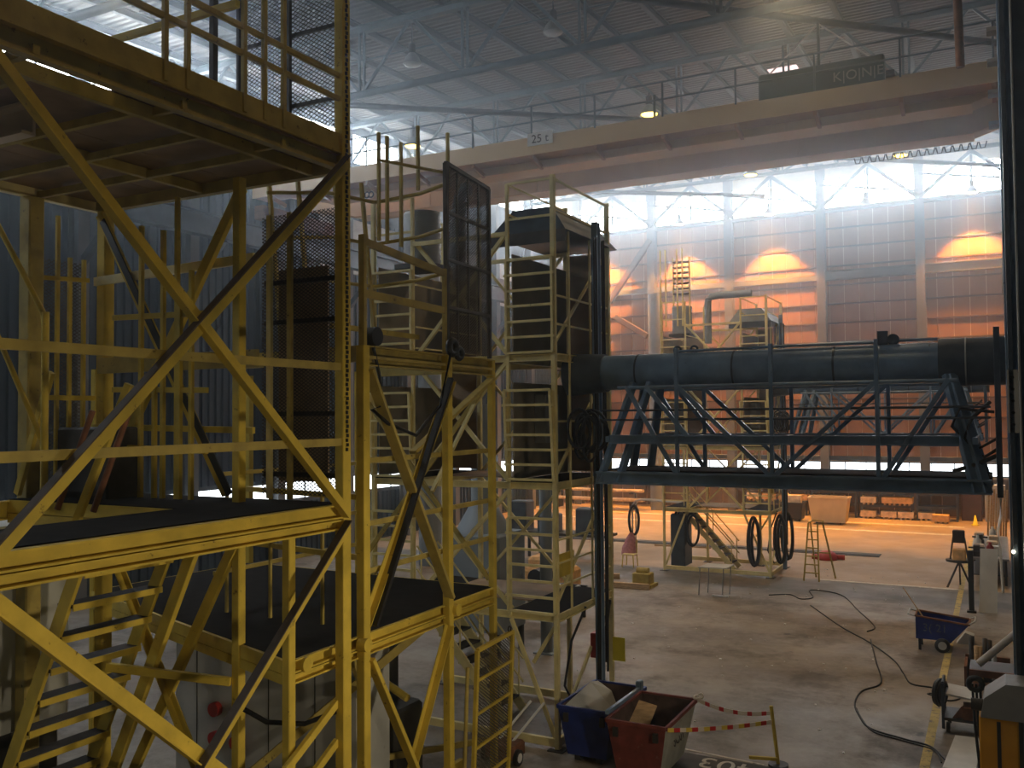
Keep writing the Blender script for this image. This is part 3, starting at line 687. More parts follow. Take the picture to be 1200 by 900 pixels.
    for i in range(64): g.box((xb, yn + .05 + i * .069, .84), (xf - .06, yn + .065 + i * .069, .88))
    T.part('grating', g, TREAD, kind='stuff')
    # chain along the corner post
    ch = MB()
    for i in range(110): ch.box((xf + .068, yf - .035 + (.012 if i % 2 else 0), 5.3 + i * .055), (xf + .085, yf - .005 + (.012 if i % 2 else 0), 5.34 + i * .055))
    T.part('roller_chain', ch, BLACK, kind='stuff')
    for z0, z1 in ((1.6, 2.0), (1.15, 1.55)): T.bar('rail', (xf - .05, 7.3, z0), (xf - .05, 8.66, z1 + .35), rect(.06, .09), YEL)
    T.part('chain', MB().tube([(-8.1, 8.2, 2.3), (-7.7, 8.3, 2.12), (-7.3, 8.5, 2.1), (-6.95, 8.66, 2.25)], .03, 6), BLACK)
near_tower()

# ---- second tower: lower deck behind the corner post
def second_tower():
    T = Thing('platform_tower', 'yellow tower with black deck and leaning mesh gate, left of the skips', 'platform', (-9.5, 10.8, 0))
    C0, C1, C2, C3 = V(-7.08, 7.98, 0), V(-7.02, 9.27, 0), V(-7.08, 11.35, 0), V(-7.18, 12.85, 0)
    z = lambda v, h: V(v.x, v.y, h)
    T.bar('post', z(C0, 0), z(C0, 4.35), rect(.11, .11), YEL)
    T.bar('post', z(C1, 0), z(C1, 6.6), rect(.13, .13), YEL); T.bar('post', z(C2, 0), z(C2, 6.6), rect(.12, .12), YEL); T.bar('post', z(C3, 0), z(C3, 6.6), rect(.10, .10), YEL)
    B0, B1, B2 = V(-12.75, 9.85, 0), V(-10.1, 8.98, 0), V(-12.5, 13.0, 0)
    for b in (B0, B2, V(-9.9, 12.95, 0)): T.bar('post', z(b, 0), z(b, 6.5), rect(.11, .11), YEL)
    # main deck
    for dz, h in ((2.91, .15), (2.77, .11)):
        T.bar('deck_beam', z(C0, dz), z(C3, dz), chan(.1, h, .02), YEL); T.bar('deck_beam', z(C0, dz), z(B0, dz), chan(.1, h, .02), YEL)
        T.bar('deck_beam', z(C3, dz), z(B2, dz), chan(.1, h, .02), YEL); T.bar('deck_beam', z(B0, dz), z(B2, dz), chan(.1, h, .02), YEL)
    T.part('deck_plate', MB().prism([z(C0, 2.97), z(C3, 2.97), z(B2, 2.97), z(B0, 2.97)], (0, 0, .02)), DECK)
    for c in (C0 + V(.02, .22, 0), C1 + V(.05, -.06, 0), C2 + V(.05, .1, 0)): T.part('coupler', MB().cyl(z(c, 2.9) + V(-.06, 0, 0), z(c, 2.9) + V(.07, 0, 0), .085, 14), YEL)
    # upper beams and deck
    for dz, h in ((6.53, .15), (6.40, .11)): T.bar('deck_beam', z(C1, dz), z(C3, dz), chan(.1, h, .02), YELD)
    T.bar('deck_beam', z(C1, 6.5), z(V(-9.6, 9.7, 0), 6.5), chan(.1, .2, .02), YELD); T.bar('deck_beam', z(C3, 6.5), z(V(-9.6, 12.9, 0), 6.5), chan(.1, .2, .02), YELD)
    # braces
    A = ell(.09, .11, .013)
    T.bar('brace', z(C1, 6.3) + V(.05, .05, 0), z(C2, 3.1) + V(.05, -.03, 0), rect(.05, .16), YELD, (1, 0, 0))
    T.bar('brace', z(C2, 6.25) + V(.1, -.06, 0), z(C1, 3.1) + V(.1, .1, 0), rect(.05, .09), BLACK, (1, 0, 0))
    T.bar('brace', z(C2, 6.2) + V(.02, .05, 0), z(C1, 3.1) + V(-.03, .05, 0), A, YEL, (1, 0, 0))
    T.bar('brace', z(C3, 6.3) + V(.02, -.03, 0), z(C2, 5.2) + V(-.2, -.6, 0), rect(.05, .12), YELD, (1, 0, 0))
    T.bar('brace', z(C3, 5.9) + V(-.3, -.03, 0), z(C2, 4.6) + V(-.3, .05, 0), rect(.04, .06), YELP, (1, 0, 0))
    T.bar('brace', z(C1, 2.7) + V(.06, .05, 0), V(-7.0, 10.9, .1), rect(.06, .13), YEL, (1, 0, 0)); T.bar('brace', z(C2, 2.7) + V(.02, -.05, 0), V(-7.1, 9.9, .1), A, YEL, (1, 0, 0))
    T.bar('brace', V(-9.9, 9.3, .2), z(C2, 2.75) + V(-.25, 0, 0), rect(.06, .12), YELD); T.bar('brace', z(C1, 2.7) + V(-.2, 0, 0), V(-9.2, 12.6, .5), rect(.06, .11), YELD)
    T.bar('brace', V(-9.9, 12.9, 3.1), V(-7.25, 12.8, 6.2), rect(.05, .07), YELD); T.bar('brace', V(-7.25, 12.85, 3.1), V(-9.9, 12.95, 6.2), rect(.05, .07), YELD)
    # rails
    for zz in (5.15, 4.35, 3.75): T.bar('rail', z(C1, zz) + V(-.08, 0, 0), z(C3, zz) + V(-.08, 0, 0), rect(.04, .07), YELD)
    for zz in (4.9, 4.05, 3.5): T.bar('rail', V(-9.9, 9.6, zz), V(-9.9, 12.95, zz), rect(.04, .06), YELD)
    for zz in (4.7, 3.95): T.bar('rail', z(C1, zz), V(-9.6, 9.8, zz), rect(.05, .07), YEL)
    for x in (-7.9, -8.8, -9.6): T.bar('upright', (x, 9.55, 2.98), (x, 9.55, 4.72), rect(.04, .04), YELD)
    # upper guard rail and mesh screen
    T.bar('guard_post', z(C1, 6.6), z(C1, 8.0), rect(.09, .06), YELD); T.bar('guard_post', z(C2, 6.6) + V(0, -.05, 0), z(C2, 7.85) + V(0, -.05, 0), rect(.06, .06), YELD)
    for za, zb in ((7.92, 7.78), (7.26, 7.24)): T.bar('handrail', z(C1, za), z(C2, zb), rect(.05, .10), YELD)
    for zz in (6.88,): T.bar('handrail', z(C1, zz) + V(-.5, 0, 0), z(C2, zz) + V(-.5, 0, 0), rect(.05, .07), YELD)
    sc_ = T.part('screen_frame', MB().extr(z(C2, 6.62), z(C2, 9.42), rect(.07, .07)).extr(z(C3, 6.62) + V(0, -.05, 0), z(C3, 9.36) + V(0, -.05, 0), rect(.06, .06)).extr(z(C2, 9.42), z(C3, 9.36) + V(0, -.05, 0), rect(.06, .06)).extr(z(C2, 8.0), z(C3, 8.0) + V(0, -.05, 0), rect(.05, .05)).extr(z(C2, 8.7), z(C3, 8.7) + V(0, -.05, 0), rect(.04, .05)).extr(z(C2, 7.3), z(C3, 7.3) + V(0, -.05, 0), rect(.05, .05)), MESH)
    d = (C3 - C2).normalized()
    T.part('screen_mesh', mesh_sheet(z(C2, 6.65), d, (0, 0, 1), 1.44, 2.72, .072, .009), MESH, sc_, kind='stuff')
    for k_ in range(3): T.bar('screen_bar', z(C2, 6.7) + d * (.35 + k_ * .36), z(C2, 9.36) + d * (.35 + k_ * .36), rect(.03, .04), MESH)
    # ladder cage on the upper deck (leaning uprights and hoops)
    for x, y in ((-8.9, 9.9), (-8.62, 10.2), (-8.5, 10.9), (-8.3, 11.3)):
        T.bar('cage_upright', (x - .28, y, 9.3), (x, y, 6.6), rect(.05, .06), YELD)
    for zz in (9.0, 8.35, 7.7): T.part('cage_hoop', MB().tube([(-9.1, 9.8, zz - .1), (-8.6, 10.6, zz), (-8.4, 11.4, zz), (-7.6, 11.45, zz + .05), (-7.12, 11.35, zz + .1)], .028, 6), YELD)
    for y in (10.55, 10.75, 11.1): T.bar('cage_upright', (-7.7, y, 8.2), (-7.7, y, 9.75), rect(.04, .05), YELD)
    for p_ in ((-7.4, 11.1), (-7.2, 11.6)): T.bar('guard_post', (p_[0], p_[1], 9.0), (p_[0], p_[1], 9.95), rect(.045, .045), YELD)
    T.bar('handrail', (-7.7, 10.5, 9.35), (-7.15, 11.4, 9.3), rect(.03, .04), YELD)
    T.part('air_hose', MB().tube([(-7.0, 9.45, 6.62), (-7.0, 9.6, 6.2), (-6.98, 9.65, 5.85), (-6.98, 9.4, 5.8), (-6.95, 9.7, 5.62), (-6.92, 10.3, 5.45), (-6.92, 10.9, 5.85), (-6.92, 11.2, 6.6)], .025, 6), BLACK)
    T.part('pulley', MB().cyl((-7.06, 9.42, 6.72), (-6.9, 9.42, 6.72), .12, 14), BLACK)
    T.part('cable_knot', MB().torus((-6.95, 11.3, 6.7), .10, .05, (0, 1, 0), (0, 0, 1), 14, 6).torus((-6.93, 11.45, 6.62), .08, .04, (0, 1, 0), (0, 0, 1), 14, 6), BLACK)
    # hinged mesh gate hanging on the front face
    ga, gb = V(-6.86, 11.62, .05), V(-6.9, 12.78, .05); ga2, gb2 = V(-6.86, 11.80, 2.25), V(-6.9, 12.98, 2.28)
    gf = MB()
    for a_, b_ in ((ga, ga2), (gb, gb2), (ga2, gb2), (ga, gb)): gf.extr(a_, b_, rect(.06, .06))
    gate = T.part('gate_frame', gf, YEL)
    for f in (.14, .36, .58, .8): T.part('gate_bar', MB().extr(ga.lerp(ga2, f), gb.lerp(gb2, f), rect(.035, .04)), YEL, gate)
    T.part('gate_mesh', mesh_sheet(ga + V(-.02, .05, .03), (gb - ga).normalized(), (ga2 - ga).normalized(), 1.1, 2.15, .075, .007), MESH, gate, kind='stuff')
    T.part('gate_ring', MB().torus(gb2 + V(0, -.1, .06), .045, .012, (0, 1, 0), (0, 0, 1), 12, 5), DARKM, gate)
    T.bar('gate_upright', (-7.0, 11.6, 0), (-7.0, 11.75, 2.0), rnd(.03, 8), YELD, smooth=True)
    # base frame
    T.bar('base_rail', z(C1, .12) + V(-.9, .3, 0), z(C3, .12) + V(-.6, 0, 0), rect(.08, .14), YEL); T.bar('base_rail', (-9.9, 9.4, .55), (-7.3, 12.9, .55), rect(.06, .09), YELD)
    for c in (C0, C1, C2, C3): T.part('base_plate', MB().box((c.x - .16, c.y - .16, 0), (c.x + .16, c.y + .16, .02)), DARKM)
second_tower()

# ---- two alike lift towers, each carrying the left end of a pipe bridge
def lift_tower(dx, dy, label, near):
    T = Thing('lift_tower', label, 'tower', (-8.7 + dx, 15.6 + dy, 0), 'pale yellow lift towers'); T.off = V(dx, dy, 0)
    T.loc = V(-8.7 + dx, 15.6 + dy, 0)
    Y0, Y1 = 14.35, 16.85; XR, XR2, XL2, XLq = -6.77, -7.67, -9.7, -10.6
    C = YELP; S = rect(.085, .085)
    for x, y in ((XR, Y0), (XR, Y1), (XLq, Y0), (XLq, Y1), (XL2, Y1), (XR2, Y1)):
        T.bar('post', (x, y, 0), (x, y, 9.9), S, C); T.part('base_plate', MB().box((x - .14, y - .14, 0), (x + .14, y + .14, .02)), DARKM)
    for x in (XR2, XL2): T.bar('post', (x, Y0, 2.2), (x, Y0, 9.84), rect(.06, .06), C)
    for zd in (2.22, 4.48, 6.72):
        T.bar('deck_beam', (XR, Y0, zd), (XR, Y1, zd), chan(.06, .14, .015), C); T.bar('deck_beam', (XLq, Y0, zd), (XLq, Y1, zd), chan(.06, .14, .015), C)
        for x in (XR2, XL2): T.bar('deck_beam', (x, Y0, zd), (x, Y1, zd), chan(.06, .14, .015), C)
        for y in (Y0, Y1): T.bar('deck_beam', (XLq, y, zd), (XR, y, zd), chan(.06, .12, .015), C)
        T.part('deck_plate', MB().box((XR2, Y0, zd + .06), (XR, Y1, zd + .08)), DECK); T.part('deck_plate', MB().box((XLq, Y0, zd + .06), (XL2, Y1, zd + .08)), DECK)
        T.part('deck_plate', MB().box((XL2, Y0 + .9, zd + .06), (XR2, Y1, zd + .08)), DECKU)
    for x in (XR2, XLq):
        guard_panel(T, (x, Y0 - .06, 0), (1, 0, 0), .9, 2.30, 3.92, 6, C)
        guard_panel(T, (x, Y0 - .06, 0), (1, 0, 0), .9, 4.59, 6.15, 6, C, -.06)
        guard_panel(T, (x, Y0 - .06, 0), (1, 0, 0), .9, 6.81, 8.46, 6, C)
        for z in (9.2, 9.84): T.bar('handrail', (x, Y0, z), (x + .9, Y0, z), rect(.04, .04), C)
    for z in (9.3, 9.84): T.bar('handrail', (XR, Y0, z), (XR, Y1, z), rect(.035, .035), C); T.bar('handrail', (XR2, Y0, z), (XR2, Y1, z), rect(.03, .03), C)
    # side rails facing the aisle
    for z in (2.75, 3.15, 3.55, 5.1, 5.6, 7.3, 7.8): T.bar('rail', (XR, Y0, z), (XR, Y1, z), rect(.03, .035), C)
    for y in (14.95, 15.9, 16.35): T.bar('upright', (XR + .02, y, 2.25), (XR + .02, y, 9.0), rect(.035, .035), C)
    # back sheets
    T.part('back_sheet', MB().box((XR2 + .05, Y1 - .05, 4.6), (XR - .3, Y1 - .03, 8.9)), DECKU); T.part('back_sheet', MB().box((XR - .28, Y1 - .05, 5.0), (XR - .05, Y1 - .03, 9.0)), GREY)
    T.part('back_sheet', MB().box((XLq + .05, Y1 - .05, 4.6), (XL2 - .05, Y1 - .03, 8.9)), DECKU); 
    for z0, z1, ya_, m_ in ((4.58, 6.3, .1, SHEETG), (6.82, 8.6, .1, SHEETG)): T.part('side_sheet', MB().box((XR2 + .03, Y0 + ya_, z0), (XR2 + .05, Y1 - .1, z1)), m_); T.part('side_sheet', MB().box((XLq + .03, Y0 + ya_, z0), (XLq + .05, Y1 - .1, z1)), m_)
    T.part('grey_cover', MB().cbox((XR2 + .06, Y0 + .9, 5.2), (XR2 + .3, Y0 + 1.5, 6.1), .02), GREY)
    T.part('toe_board', MB().box((XR - .02, Y0 + .1, 2.9), (XR, Y0 + .75, 3.3)), YEL)
    # front and back braces between the two stacks
    for z0, z1 in ((2.3, 4.4), (4.5, 6.7), (6.75, 9.0)):
        for y, r in ((Y0 + .02, .07), (Y1, .055)):
            T.bar('brace', (XL2, y, z0), (XR2, y, z1), rect(r, r), C); T.bar('brace', (XR2, y + .06, z0), (XL2, y + .06, z1), rect(r, r), C)
    for z0, z1 in ((0.2, 2.1), (2.4, 4.4), (4.6, 6.6), (6.9, 8.9)):
        T.bar('brace', (XR - .03, Y0, z0), (XR - .03, Y1, z1), rect(.05, .05), C)
    for z in (8.95,): 
        for y in (Y0, Y1): T.bar('deck_beam', (XL2, y, z), (XR2, y, z), rect(.06, .08), C)
    # leg braces under the lowest deck
    T.bar('leg_brace', (XR2 + .02, Y0, 2.15), (XR - .02, Y0 + .02, .12), rect(.05, .07), C); T.bar('leg_brace', (XR2 + .4, Y0 + .1, 1.4), (XR - .05, Y0 + .1, 2.1), rect(.05, .06), C)
    T.bar('leg_brace', (XLq, Y0, .1), (XL2 - .1, Y0, 2.1), rect(.05, .07), C); T.bar('leg_brace', (XR, Y1 - .9, 1.3), (XR, Y1, 2.1), rect(.04, .05), DARKM); T.bar('leg_brace', (XR, Y1 - .5, 1.1), (XR, Y1 - .05, 2.1), rect(.04, .05), DARKM)
    T.bar('base_rail', (XLq, Y0, .12), (XR, Y0, .12), rect(.07, .14), C); T.bar('base_rail', (XR, Y0, .12), (XR, Y1, .12), rect(.07, .14), C); T.bar('base_rail', (XLq, Y1, .12), (XR, Y1, .12), rect(.07, .14), C)
    # stair from the floor up to the first deck
    stair(T, -10.2, 2.2, -8.25, .05, 15.2, 15.95, 9, C)
    # hood over the right stack
    T.part('hood', MB().add([(XR2 - .5, Y0 + .3, 9.0), (XR + .1, Y0 + .3, 9.0), (XR + .1, Y1 + .3, 9.0), (XR2 - .5, Y1 + .3, 9.0), (XR2 - .2, Y0 + .6, 9.5), (XR - .3, Y0 + .6, 9.5), (XR - .3, Y1, 9.5), (XR2 - .2, Y1, 9.5)], [(3, 2, 1, 0), (4, 5, 6, 7), (0, 1, 5, 4), (1, 2, 6, 5), (2, 3, 7, 6), (3, 0, 4, 7)]), BLUD)
    T.part('hood_skirt', MB().box((XR2 - .5, Y0 + .28, 8.78), (XR + .1, Y0 + .3, 9.0)), DARKM)
    # duct with elbow and grey drum on the left stack
    T.part('duct', MB().tube([(-9.0, 14.9, 8.3), (-9.0, 14.9, 9.0), (-9.0, 14.9, 9.7), (-8.97, 14.9, 9.9), (-8.85, 14.9, 10.02)] + ([(-8.78, 14.9, 10.04)] if near else [(-8.6, 14.9, 10.05), (-7.4, 14.9, 10.05)]), .13, 14), COLM)
    drum = T.part('drum', MB().lathe((-10.1, 15.3, 8.72), [(0, 0), (.36, 0)] + [(.36 + (.02 if i % 2 else 0), .04 + i * .05) for i in range(20)] + [(.36, 1.05), (0, 1.08)], 20), GREY)
    T.part('drum_stand', MB().box((-10.5, 14.9, 8.62), (-9.7, 15.7, 8.72)), DARKM)
    for z in (7.0, 7.4, 7.8, 8.2, 8.6): T.bar('rail', (XL2, Y0 + .1, z), (XL2, Y1, z), rect(.03, .03), C)
    # lift mast with hoses on the aisle side
    T.part('lift_mast', MB().extr((XR + .2, 15.8, .1), (XR + .2, 15.8, 9.3), ibeam(.12, .16, .025), up=(0, 1, 0)), BLUS)
    for i, (ox, oy) in enumerate(((.22, -.35), (.24, -.28), (.2, -.22), (.25, .3), (.2, .38))): T.part('hose', MB().tube([(XR + ox, 15.85 + oy * .6, .5 + i * .15), (XR + ox + .02, 15.85 + oy * .6, 3.0), (XR + ox, 15.85 + oy * .6 + .02, 9.0)], .022, 6), BLACK)
    rs = random.Random(3); hc = MB()
    for k in range(9): hc.hank((XR + .32 + rs.uniform(-.16, .16), 15.0 + rs.uniform(-.2, .2), 5.38 + rs.uniform(-.12, .12)), rs.uniform(.12, .3), rs.uniform(.2, .4), (1, rs.uniform(-.8, .8), 0), .026)
    T.part('hose_tangle', hc, BLACK)
    T.part('hose', MB().tube([(XR, 15.6, 2.2), (XR - .2, 15.4, 1.6), (XR - .3, 15.3, .8), (XR - .1, 15.4, .35), (XR + .1, 15.5, .5)], .025, 6), BLACK)
    T.part('control_box', MB().cbox((XR - .05, 15.9, 1.2), (XR + .12, 16.2, 1.65), .02), RED if near else DARKM)
    if near: T.part('placard', MB().box((XR + .05, 16.78, .95), (XR + .3, 16.79, 1.4)), PAPERY, label='yellow notice placard')
    else:
        for zz in (10.2, 10.4, 10.6, 10.8, 11.0, 11.2, 11.4): T.part('louvre', MB().box((-10.35, 15.0, zz), (-9.75, 15.25, zz + .05)), DARKM)
        for x in (-10.36, -9.74): T.bar('louvre_frame', (x, 15.1, 8.9), (x, 15.1, 11.6), rect(.05, .06), C)
        for x in (-10.8, -10.6, -10.15, -9.95): T.bar('mast_pole', (x, 14.9, 9.0), (x, 14.9, 11.9), rect(.05, .05), C)
        for x, q in ((-10.2, .8), (-9.75, .6)): T.part('hung_hose', MB().hank((x, 15.0, 1.45), .25, q, (1, 0, 0), .04).hank((x + .03, 15.05, 1.42), .21, q * .9, (1, 0, 0), .04), BLACK)
        for x, y in ((-7.3, 14.2), (-6.6, 15.2), (-6.55, 16.2)): T.part('hung_hose', MB().hank((x, y, 1.25), .17, .85, (1, .3, 0), .05).hank((x + .05, y + .05, 1.2), .13, .78, (1, .3, 0), .05).hank((x - .04, y + .08, 1.22), .2, .8, (1, .5, 0), .04), BLACK)
        T.part('equipment_box', MB().cbox((-10.55, 14.9, .1), (-10.0, 15.8, 2.0), .03), BLUD)
    return T
lift_tower(0, 0, 'pale yellow lift tower with stacked ladder-like guards behind the blue skip bin', True)
lift_tower(-.35, 18.2, 'hazy yellow lift tower with stair and louvre standing before the far wall', False)

def pipe_bridge(dx, dy, dz, label):
    T = Thing('pipe_bridge', label, 'bridge', (-3.2 + dx, 15.4 + dy, 4.5 + dz), 'blue pipe bridges'); T.off = V(dx, dy, dz)
    yc, zc = 15.4, 6.46; yf, yr = 14.6, 16.2; xa, xb = -6.1, -.1
    T.part('pipe', MB().cyl((-6.25, yc, zc), (-.75, yc, zc), .31, 40), BLUS)
    T.part('pipe_collar', MB().cyl((-6.95, yc, zc - .02), (-6.22, yc, zc), .39, 32, .34), BLUD)
    T.part('pipe_collar', MB().cyl((-.78, yc, zc), (.12, yc, zc), .36, 32), BLUD)
    for x in (-5.6, -3.9, -2.3): T.part('pipe_band', MB().cyl((x, yc, zc), (x + .03, yc, zc), .318, 40), BLUD)
    T.part('pipe_band', MB().cyl((-.42, yc, zc), (-.40, yc, zc), .37, 32), GREYP)
    for y in (yf, yr):
        T.bar('bottom_chord', (xa, y, 4.64), (xb, y, 4.64), ibeam(.16, .21, .03), BLUS); T.bar('middle_chord', (xa + .25, y, 5.29), (xb - .4, y, 5.29), ibeam(.12, .15, .025), BLUS)
        tp = yc + (y - yc) * .35; zt = zc - .28
        for x in (-4.67, -3.14, -1.59): T.bar('truss_post', (x, y, 4.7), (x, y, zc + .34), rect(.06, .06), BLUS)
        for (x0, z0), (x1, z1) in (((-5.55, zt), (-4.67, 4.7)), ((-4.67, zt), (-3.14, 4.7)), ((-1.59, zt), (-3.14, 4.7)), ((-.62, zt), (-1.55, 4.7)), ((-5.2, zt), (-4.5, 5.35))):
            T.bar('truss_diagonal', (x0, y, z0), (x1, y, z1), rect(.055, .07), BLUS)
        for (x0, x1) in ((-5.6, -6.06), (-5.3, -5.72), (-.6, -.16), (-.66, -.3)):
            T.bar('saddle_leg', (x0, tp, zc - .2), (x1, y, 4.55), rect(.13, .10), BLUS)
        for z in (5.62, 5.78): T.bar('handrail', (xa + .1, y, z), (xb, y, z), rnd(.018, 6), BLUD, smooth=True)
        T.bar('top_tube', (xa + .4, y, zc - .30), (xb - .4, y, zc - .30), rnd(.03, 8), BLUS, smooth=True)
    for x in (-5.9, -4.67, -3.14, -1.59, -.3):
        T.bar('cross_tie', (x, yf, 4.64), (x, yr, 4.64), rect(.10, .14), BLUS); T.bar('cross_tie', (x, yf, 5.29), (x, yr, 5.29), rect(.07, .1), BLUS)
    T.part('walk_plate', MB().box((xa + .1, yf + .08, 4.75), (xb, yr - .08, 4.77)), DECK)
    T.part('pulley_lug', MB().box((-1.65, yc - .06, zc + .3), (-1.5, yc + .06, zc + .52)).cyl((-1.42, yc - .05, zc + .38), (-1.42, yc + .05, zc + .38), .09, 14), BLUD)
    for x in (-4.9, -4.6): T.part('lifting_eye', MB().torus((x, yc, zc + .36), .06, .02, (1, 0, 0), (0, 0, 1), 14, 6), BLUD)
    T.part('cable_tray', MB().tube([(-4.9, yc - .1, zc + .33), (-3.0, yc - .1, zc + .345), (-1.7, yc - .1, zc + .34)], .025, 6).tube([(-4.9, yc + .08, zc + .34), (-3.2, yc + .08, zc + .36), (-.8, yc + .08, zc + .37)], .025, 6), BLUS)
    T.part('cable_bundle', MB().tube([(-.1, 14.9, 5.85), (-.35, 14.8, 5.6), (-.45, 14.8, 5.3), (-.2, 14.8, 5.05), (.02, 14.8, 5.2)], .03, 6).tube([(-.05, 14.9, 5.7), (-.5, 14.85, 5.75), (-.6, 14.8, 5.5), (-.3, 14.8, 5.15), (.02, 14.8, 5.35)], .025, 6).tube([(-.6, 14.7, 4.85), (-.3, 14.7, 4.95), (0, 14.7, 5.1)], .035, 6), BLACK)
    T.part('end_frame', MB().extr((.0, yf, 4.5), (.0, yf, 6.9), rect(.08, .08)).extr((.0, yr, 4.5), (.0, yr, 6.9), rect(.08, .08)).extr((.0, yf, 6.86), (.0, yr, 6.86), rect(.08, .08)), BLUD)
pipe_bridge(0, 0, 0, 'blue pipe bridge with truss sides nearest the viewer')
pipe_bridge(-.35, 18.2, .24, 'far blue pipe bridge half hidden behind the nearer one')

# ================================================================== RIGHT SIDE: COLUMN, CABINET, CLUTTER
def right_column():
    T = Thing('steel_column', 'dark blue steel column at the right edge carrying the bridge guide', 'column', (.5, 12.7, 0))
    T.part('shaft', MB().extr((.62, 12.7, 0), (.62, 12.7, roof_z(12.7) - .4), ibeam(.6, 1.0, .05), up=(1, 0, 0)), BLUD)
    T.part('guide_rail', MB().extr((.14, 12.95, .0), (.14, 12.95, 16.5), rect(.09, .16)), BLUS); T.part('guide_rail', MB().extr((.2, 12.6, 0), (.2, 12.6, 16.5), rect(.05, .09)), BLUS)
    pl = T.part('bolted_plate', MB().box((.10, 12.40, 5.45), (.22, 12.42, 6.2)), GREYP)
    for i in range(5): T.part('bolt_hole', MB().cyl((.16, 12.395, 5.55 + i * .14), (.16, 12.402, 5.55 + i * .14), .018, 8), BLACK, pl)
    for z in (9.3, 9.7, 10.1, 10.5): T.part('cleat', MB().box((-.02, 12.9, z), (.1, 13.1, z + .05)), GREYP)
    T.part('conduit', MB().tube([(.24, 12.38, 0), (.235, 12.38, 6), (.24, 12.38, 11), (.25, 12.38, 16)], .014, 6), GREYP)
    T.part('indicator', MB().cyl((.12, 12.36, 4.05), (.12, 12.40, 4.05), .02, 10), LAMP_WH)
right_column()
def yellow_cabinet():
    T = Thing('yellow_cabinet', 'orange-yellow steel cabinet with grey hood below the right column', 'cabinet', (-.1, 12.1, 0))
    T.part('body', MB().cbox((-.28, 11.9, 0), (.12, 12.3, 2.22), .015), ORANGE)
    T.part('door_seam', MB().box((-.10, 11.893, .1), (-.06, 11.9, 2.18)), DARKM)
    T.part('hood', MB().prism([(-.26, 11.85, 2.22), (.2, 11.85, 2.22), (.2, 11.85, 2.62), (.0, 11.85, 2.62), (-.22, 11.85, 2.44)], (0, .5, 0)), GREY)
    T.part('hood_motor', MB().cyl((-.36, 12.0, 2.32), (-.22, 12.0, 2.32), .07, 12), DARKM)
yellow_cabinet()
def shelf():
    T = Thing('wall_shelf', 'dark steel shelf bracket with hanging black hoses beside the yellow cabinet', 'shelf', (-.1, 15.9, 1.7))
    T.part('shelf_plate', MB().box((-.48, 15.6, 1.76), (.4, 16.3, 1.80)), DARKM); T.part('shelf_edge', MB().box((-.48, 15.58, 1.72), (.4, 15.62, 1.82)), RUST)
    T.bar('bracket', (-.40, 15.9, 1.74), (.35, 15.9, 1.2), rect(.05, .05), DARKM); T.bar('support', (.3, 15.9, 0), (.3, 15.9, 1.75), rect(.1, .1), DARKM)
    T.part('hose_clamp', MB().torus((-.40, 15.55, 1.62), .09, .045, (1, 0, 0), (0, 0, 1), 14, 6), BLACK)
    for i in range(3): T.part('hanging_hose', MB().tube([(-.44 + i * .05, 15.55, 1.62), (-.42 + i * .05, 15.55, 1.0), (-.36 + i * .06, 15.5, .3), (-.30 + i * .05, 15.4, .03)], .02, 6), BLACK)
shelf()
single('white_pipe', MB().cyl((-.36, 15.8, 1.86), (.25, 15.9, 2.45), .055, 14), WHITE, 'white plastic pipe lying aslant on the dark shelf', 'pipe', (-.05, 15.85, 1.8))
for i, (x, y, h, m) in enumerate(((-.62, 21.9, .95, DARKM), (-.52, 21.7, .8, WOOD), (-.46, 21.9, .75, WOOD), (-.36, 21.8, .95, DARKM), (-.28, 21.9, .9, DARKM), (-.2, 21.6, .7, GREY))):
    single('pipe_offcut', MB().lathe((x, y, 0), [(0, 0), (.05, 0), (.05, h), (.038, h), (.038, h - .12), (0, h - .12)], 12), m, ['tall dark pipe offcut leftmost of the upright ones', 'pale upright offcut right beside the leftmost dark one', 'second pale upright offcut in the row of pipes', 'dark upright offcut in the middle of the pipes', 'dark upright offcut second from the wall', 'short grey upright offcut nearest the wall'][i], 'pipe', (x, y, 0), 'upright pipe offcuts')
single('offcut_rack', MB().box((-.75, 21.3, 0), (.1, 22.2, .05)).box((-.75, 21.3, .0), (-.70, 22.2, .45)).box((-.75, 22.15, 0), (.1, 22.2, .5)), RUST, 'low rusty rack holding upright pipe offcuts', 'rack', (-.3, 21.7, 0))
# hose trolley with white plate
def hose_trolley():
    T = Thing('hose_trolley', 'small trolley with a hank of black cable and white lid on the yellow line', 'trolley', (-.8, 18.5, 0))
    T.part('tray', MB().box((-.98, 18.2, .22), (-.38, 18.9, .27)), DARKM)
    T.bar('upright', (-1.0, 18.3, .05), (-1.0, 18.3, .85), rect(.05, .05), BLUD); T.bar('upright', (-1.0, 18.8, .05), (-1.0, 18.8, .85), rect(.05, .05), BLUD)
    T.bar('handle', (-1.0, 18.3, .85), (-1.0, 18.8, .85), rnd(.025, 8), BLUD)
    for k in range(5): T.part('cable_hank', MB().torus((-1.10 + k * .022, 18.5 + (k % 2) * .04, .62), .20 + .015 * (k % 3), .028, (.3, 1, 0), (0, 0, 1.35), 20, 6), BLACK)
    T.part('lid', MB().prism([(-.96, 18.3, .64), (-.4, 18.3, .58), (-.4, 18.95, .60), (-.96, 18.95, .66)], (0, 0, .03)), WHITE)
    T.part('scrap_plate', MB().prism([(-.85, 18.2, .28), (-.7, 18.2, .5), (-.55, 18.25, .3)], (.05, .1, 0)), RUST); T.part('scrap_box', MB().box((-.68, 18.2, .27), (-.42, 18.6, .48)), RUST)
    for x in (-.92, -.45):
        for y in (18.28, 18.82): T.part('wheel', MB().cyl((x - .03, y, .09), (x + .03, y, .09), .09, 14), BLACK)
hose_trolley()
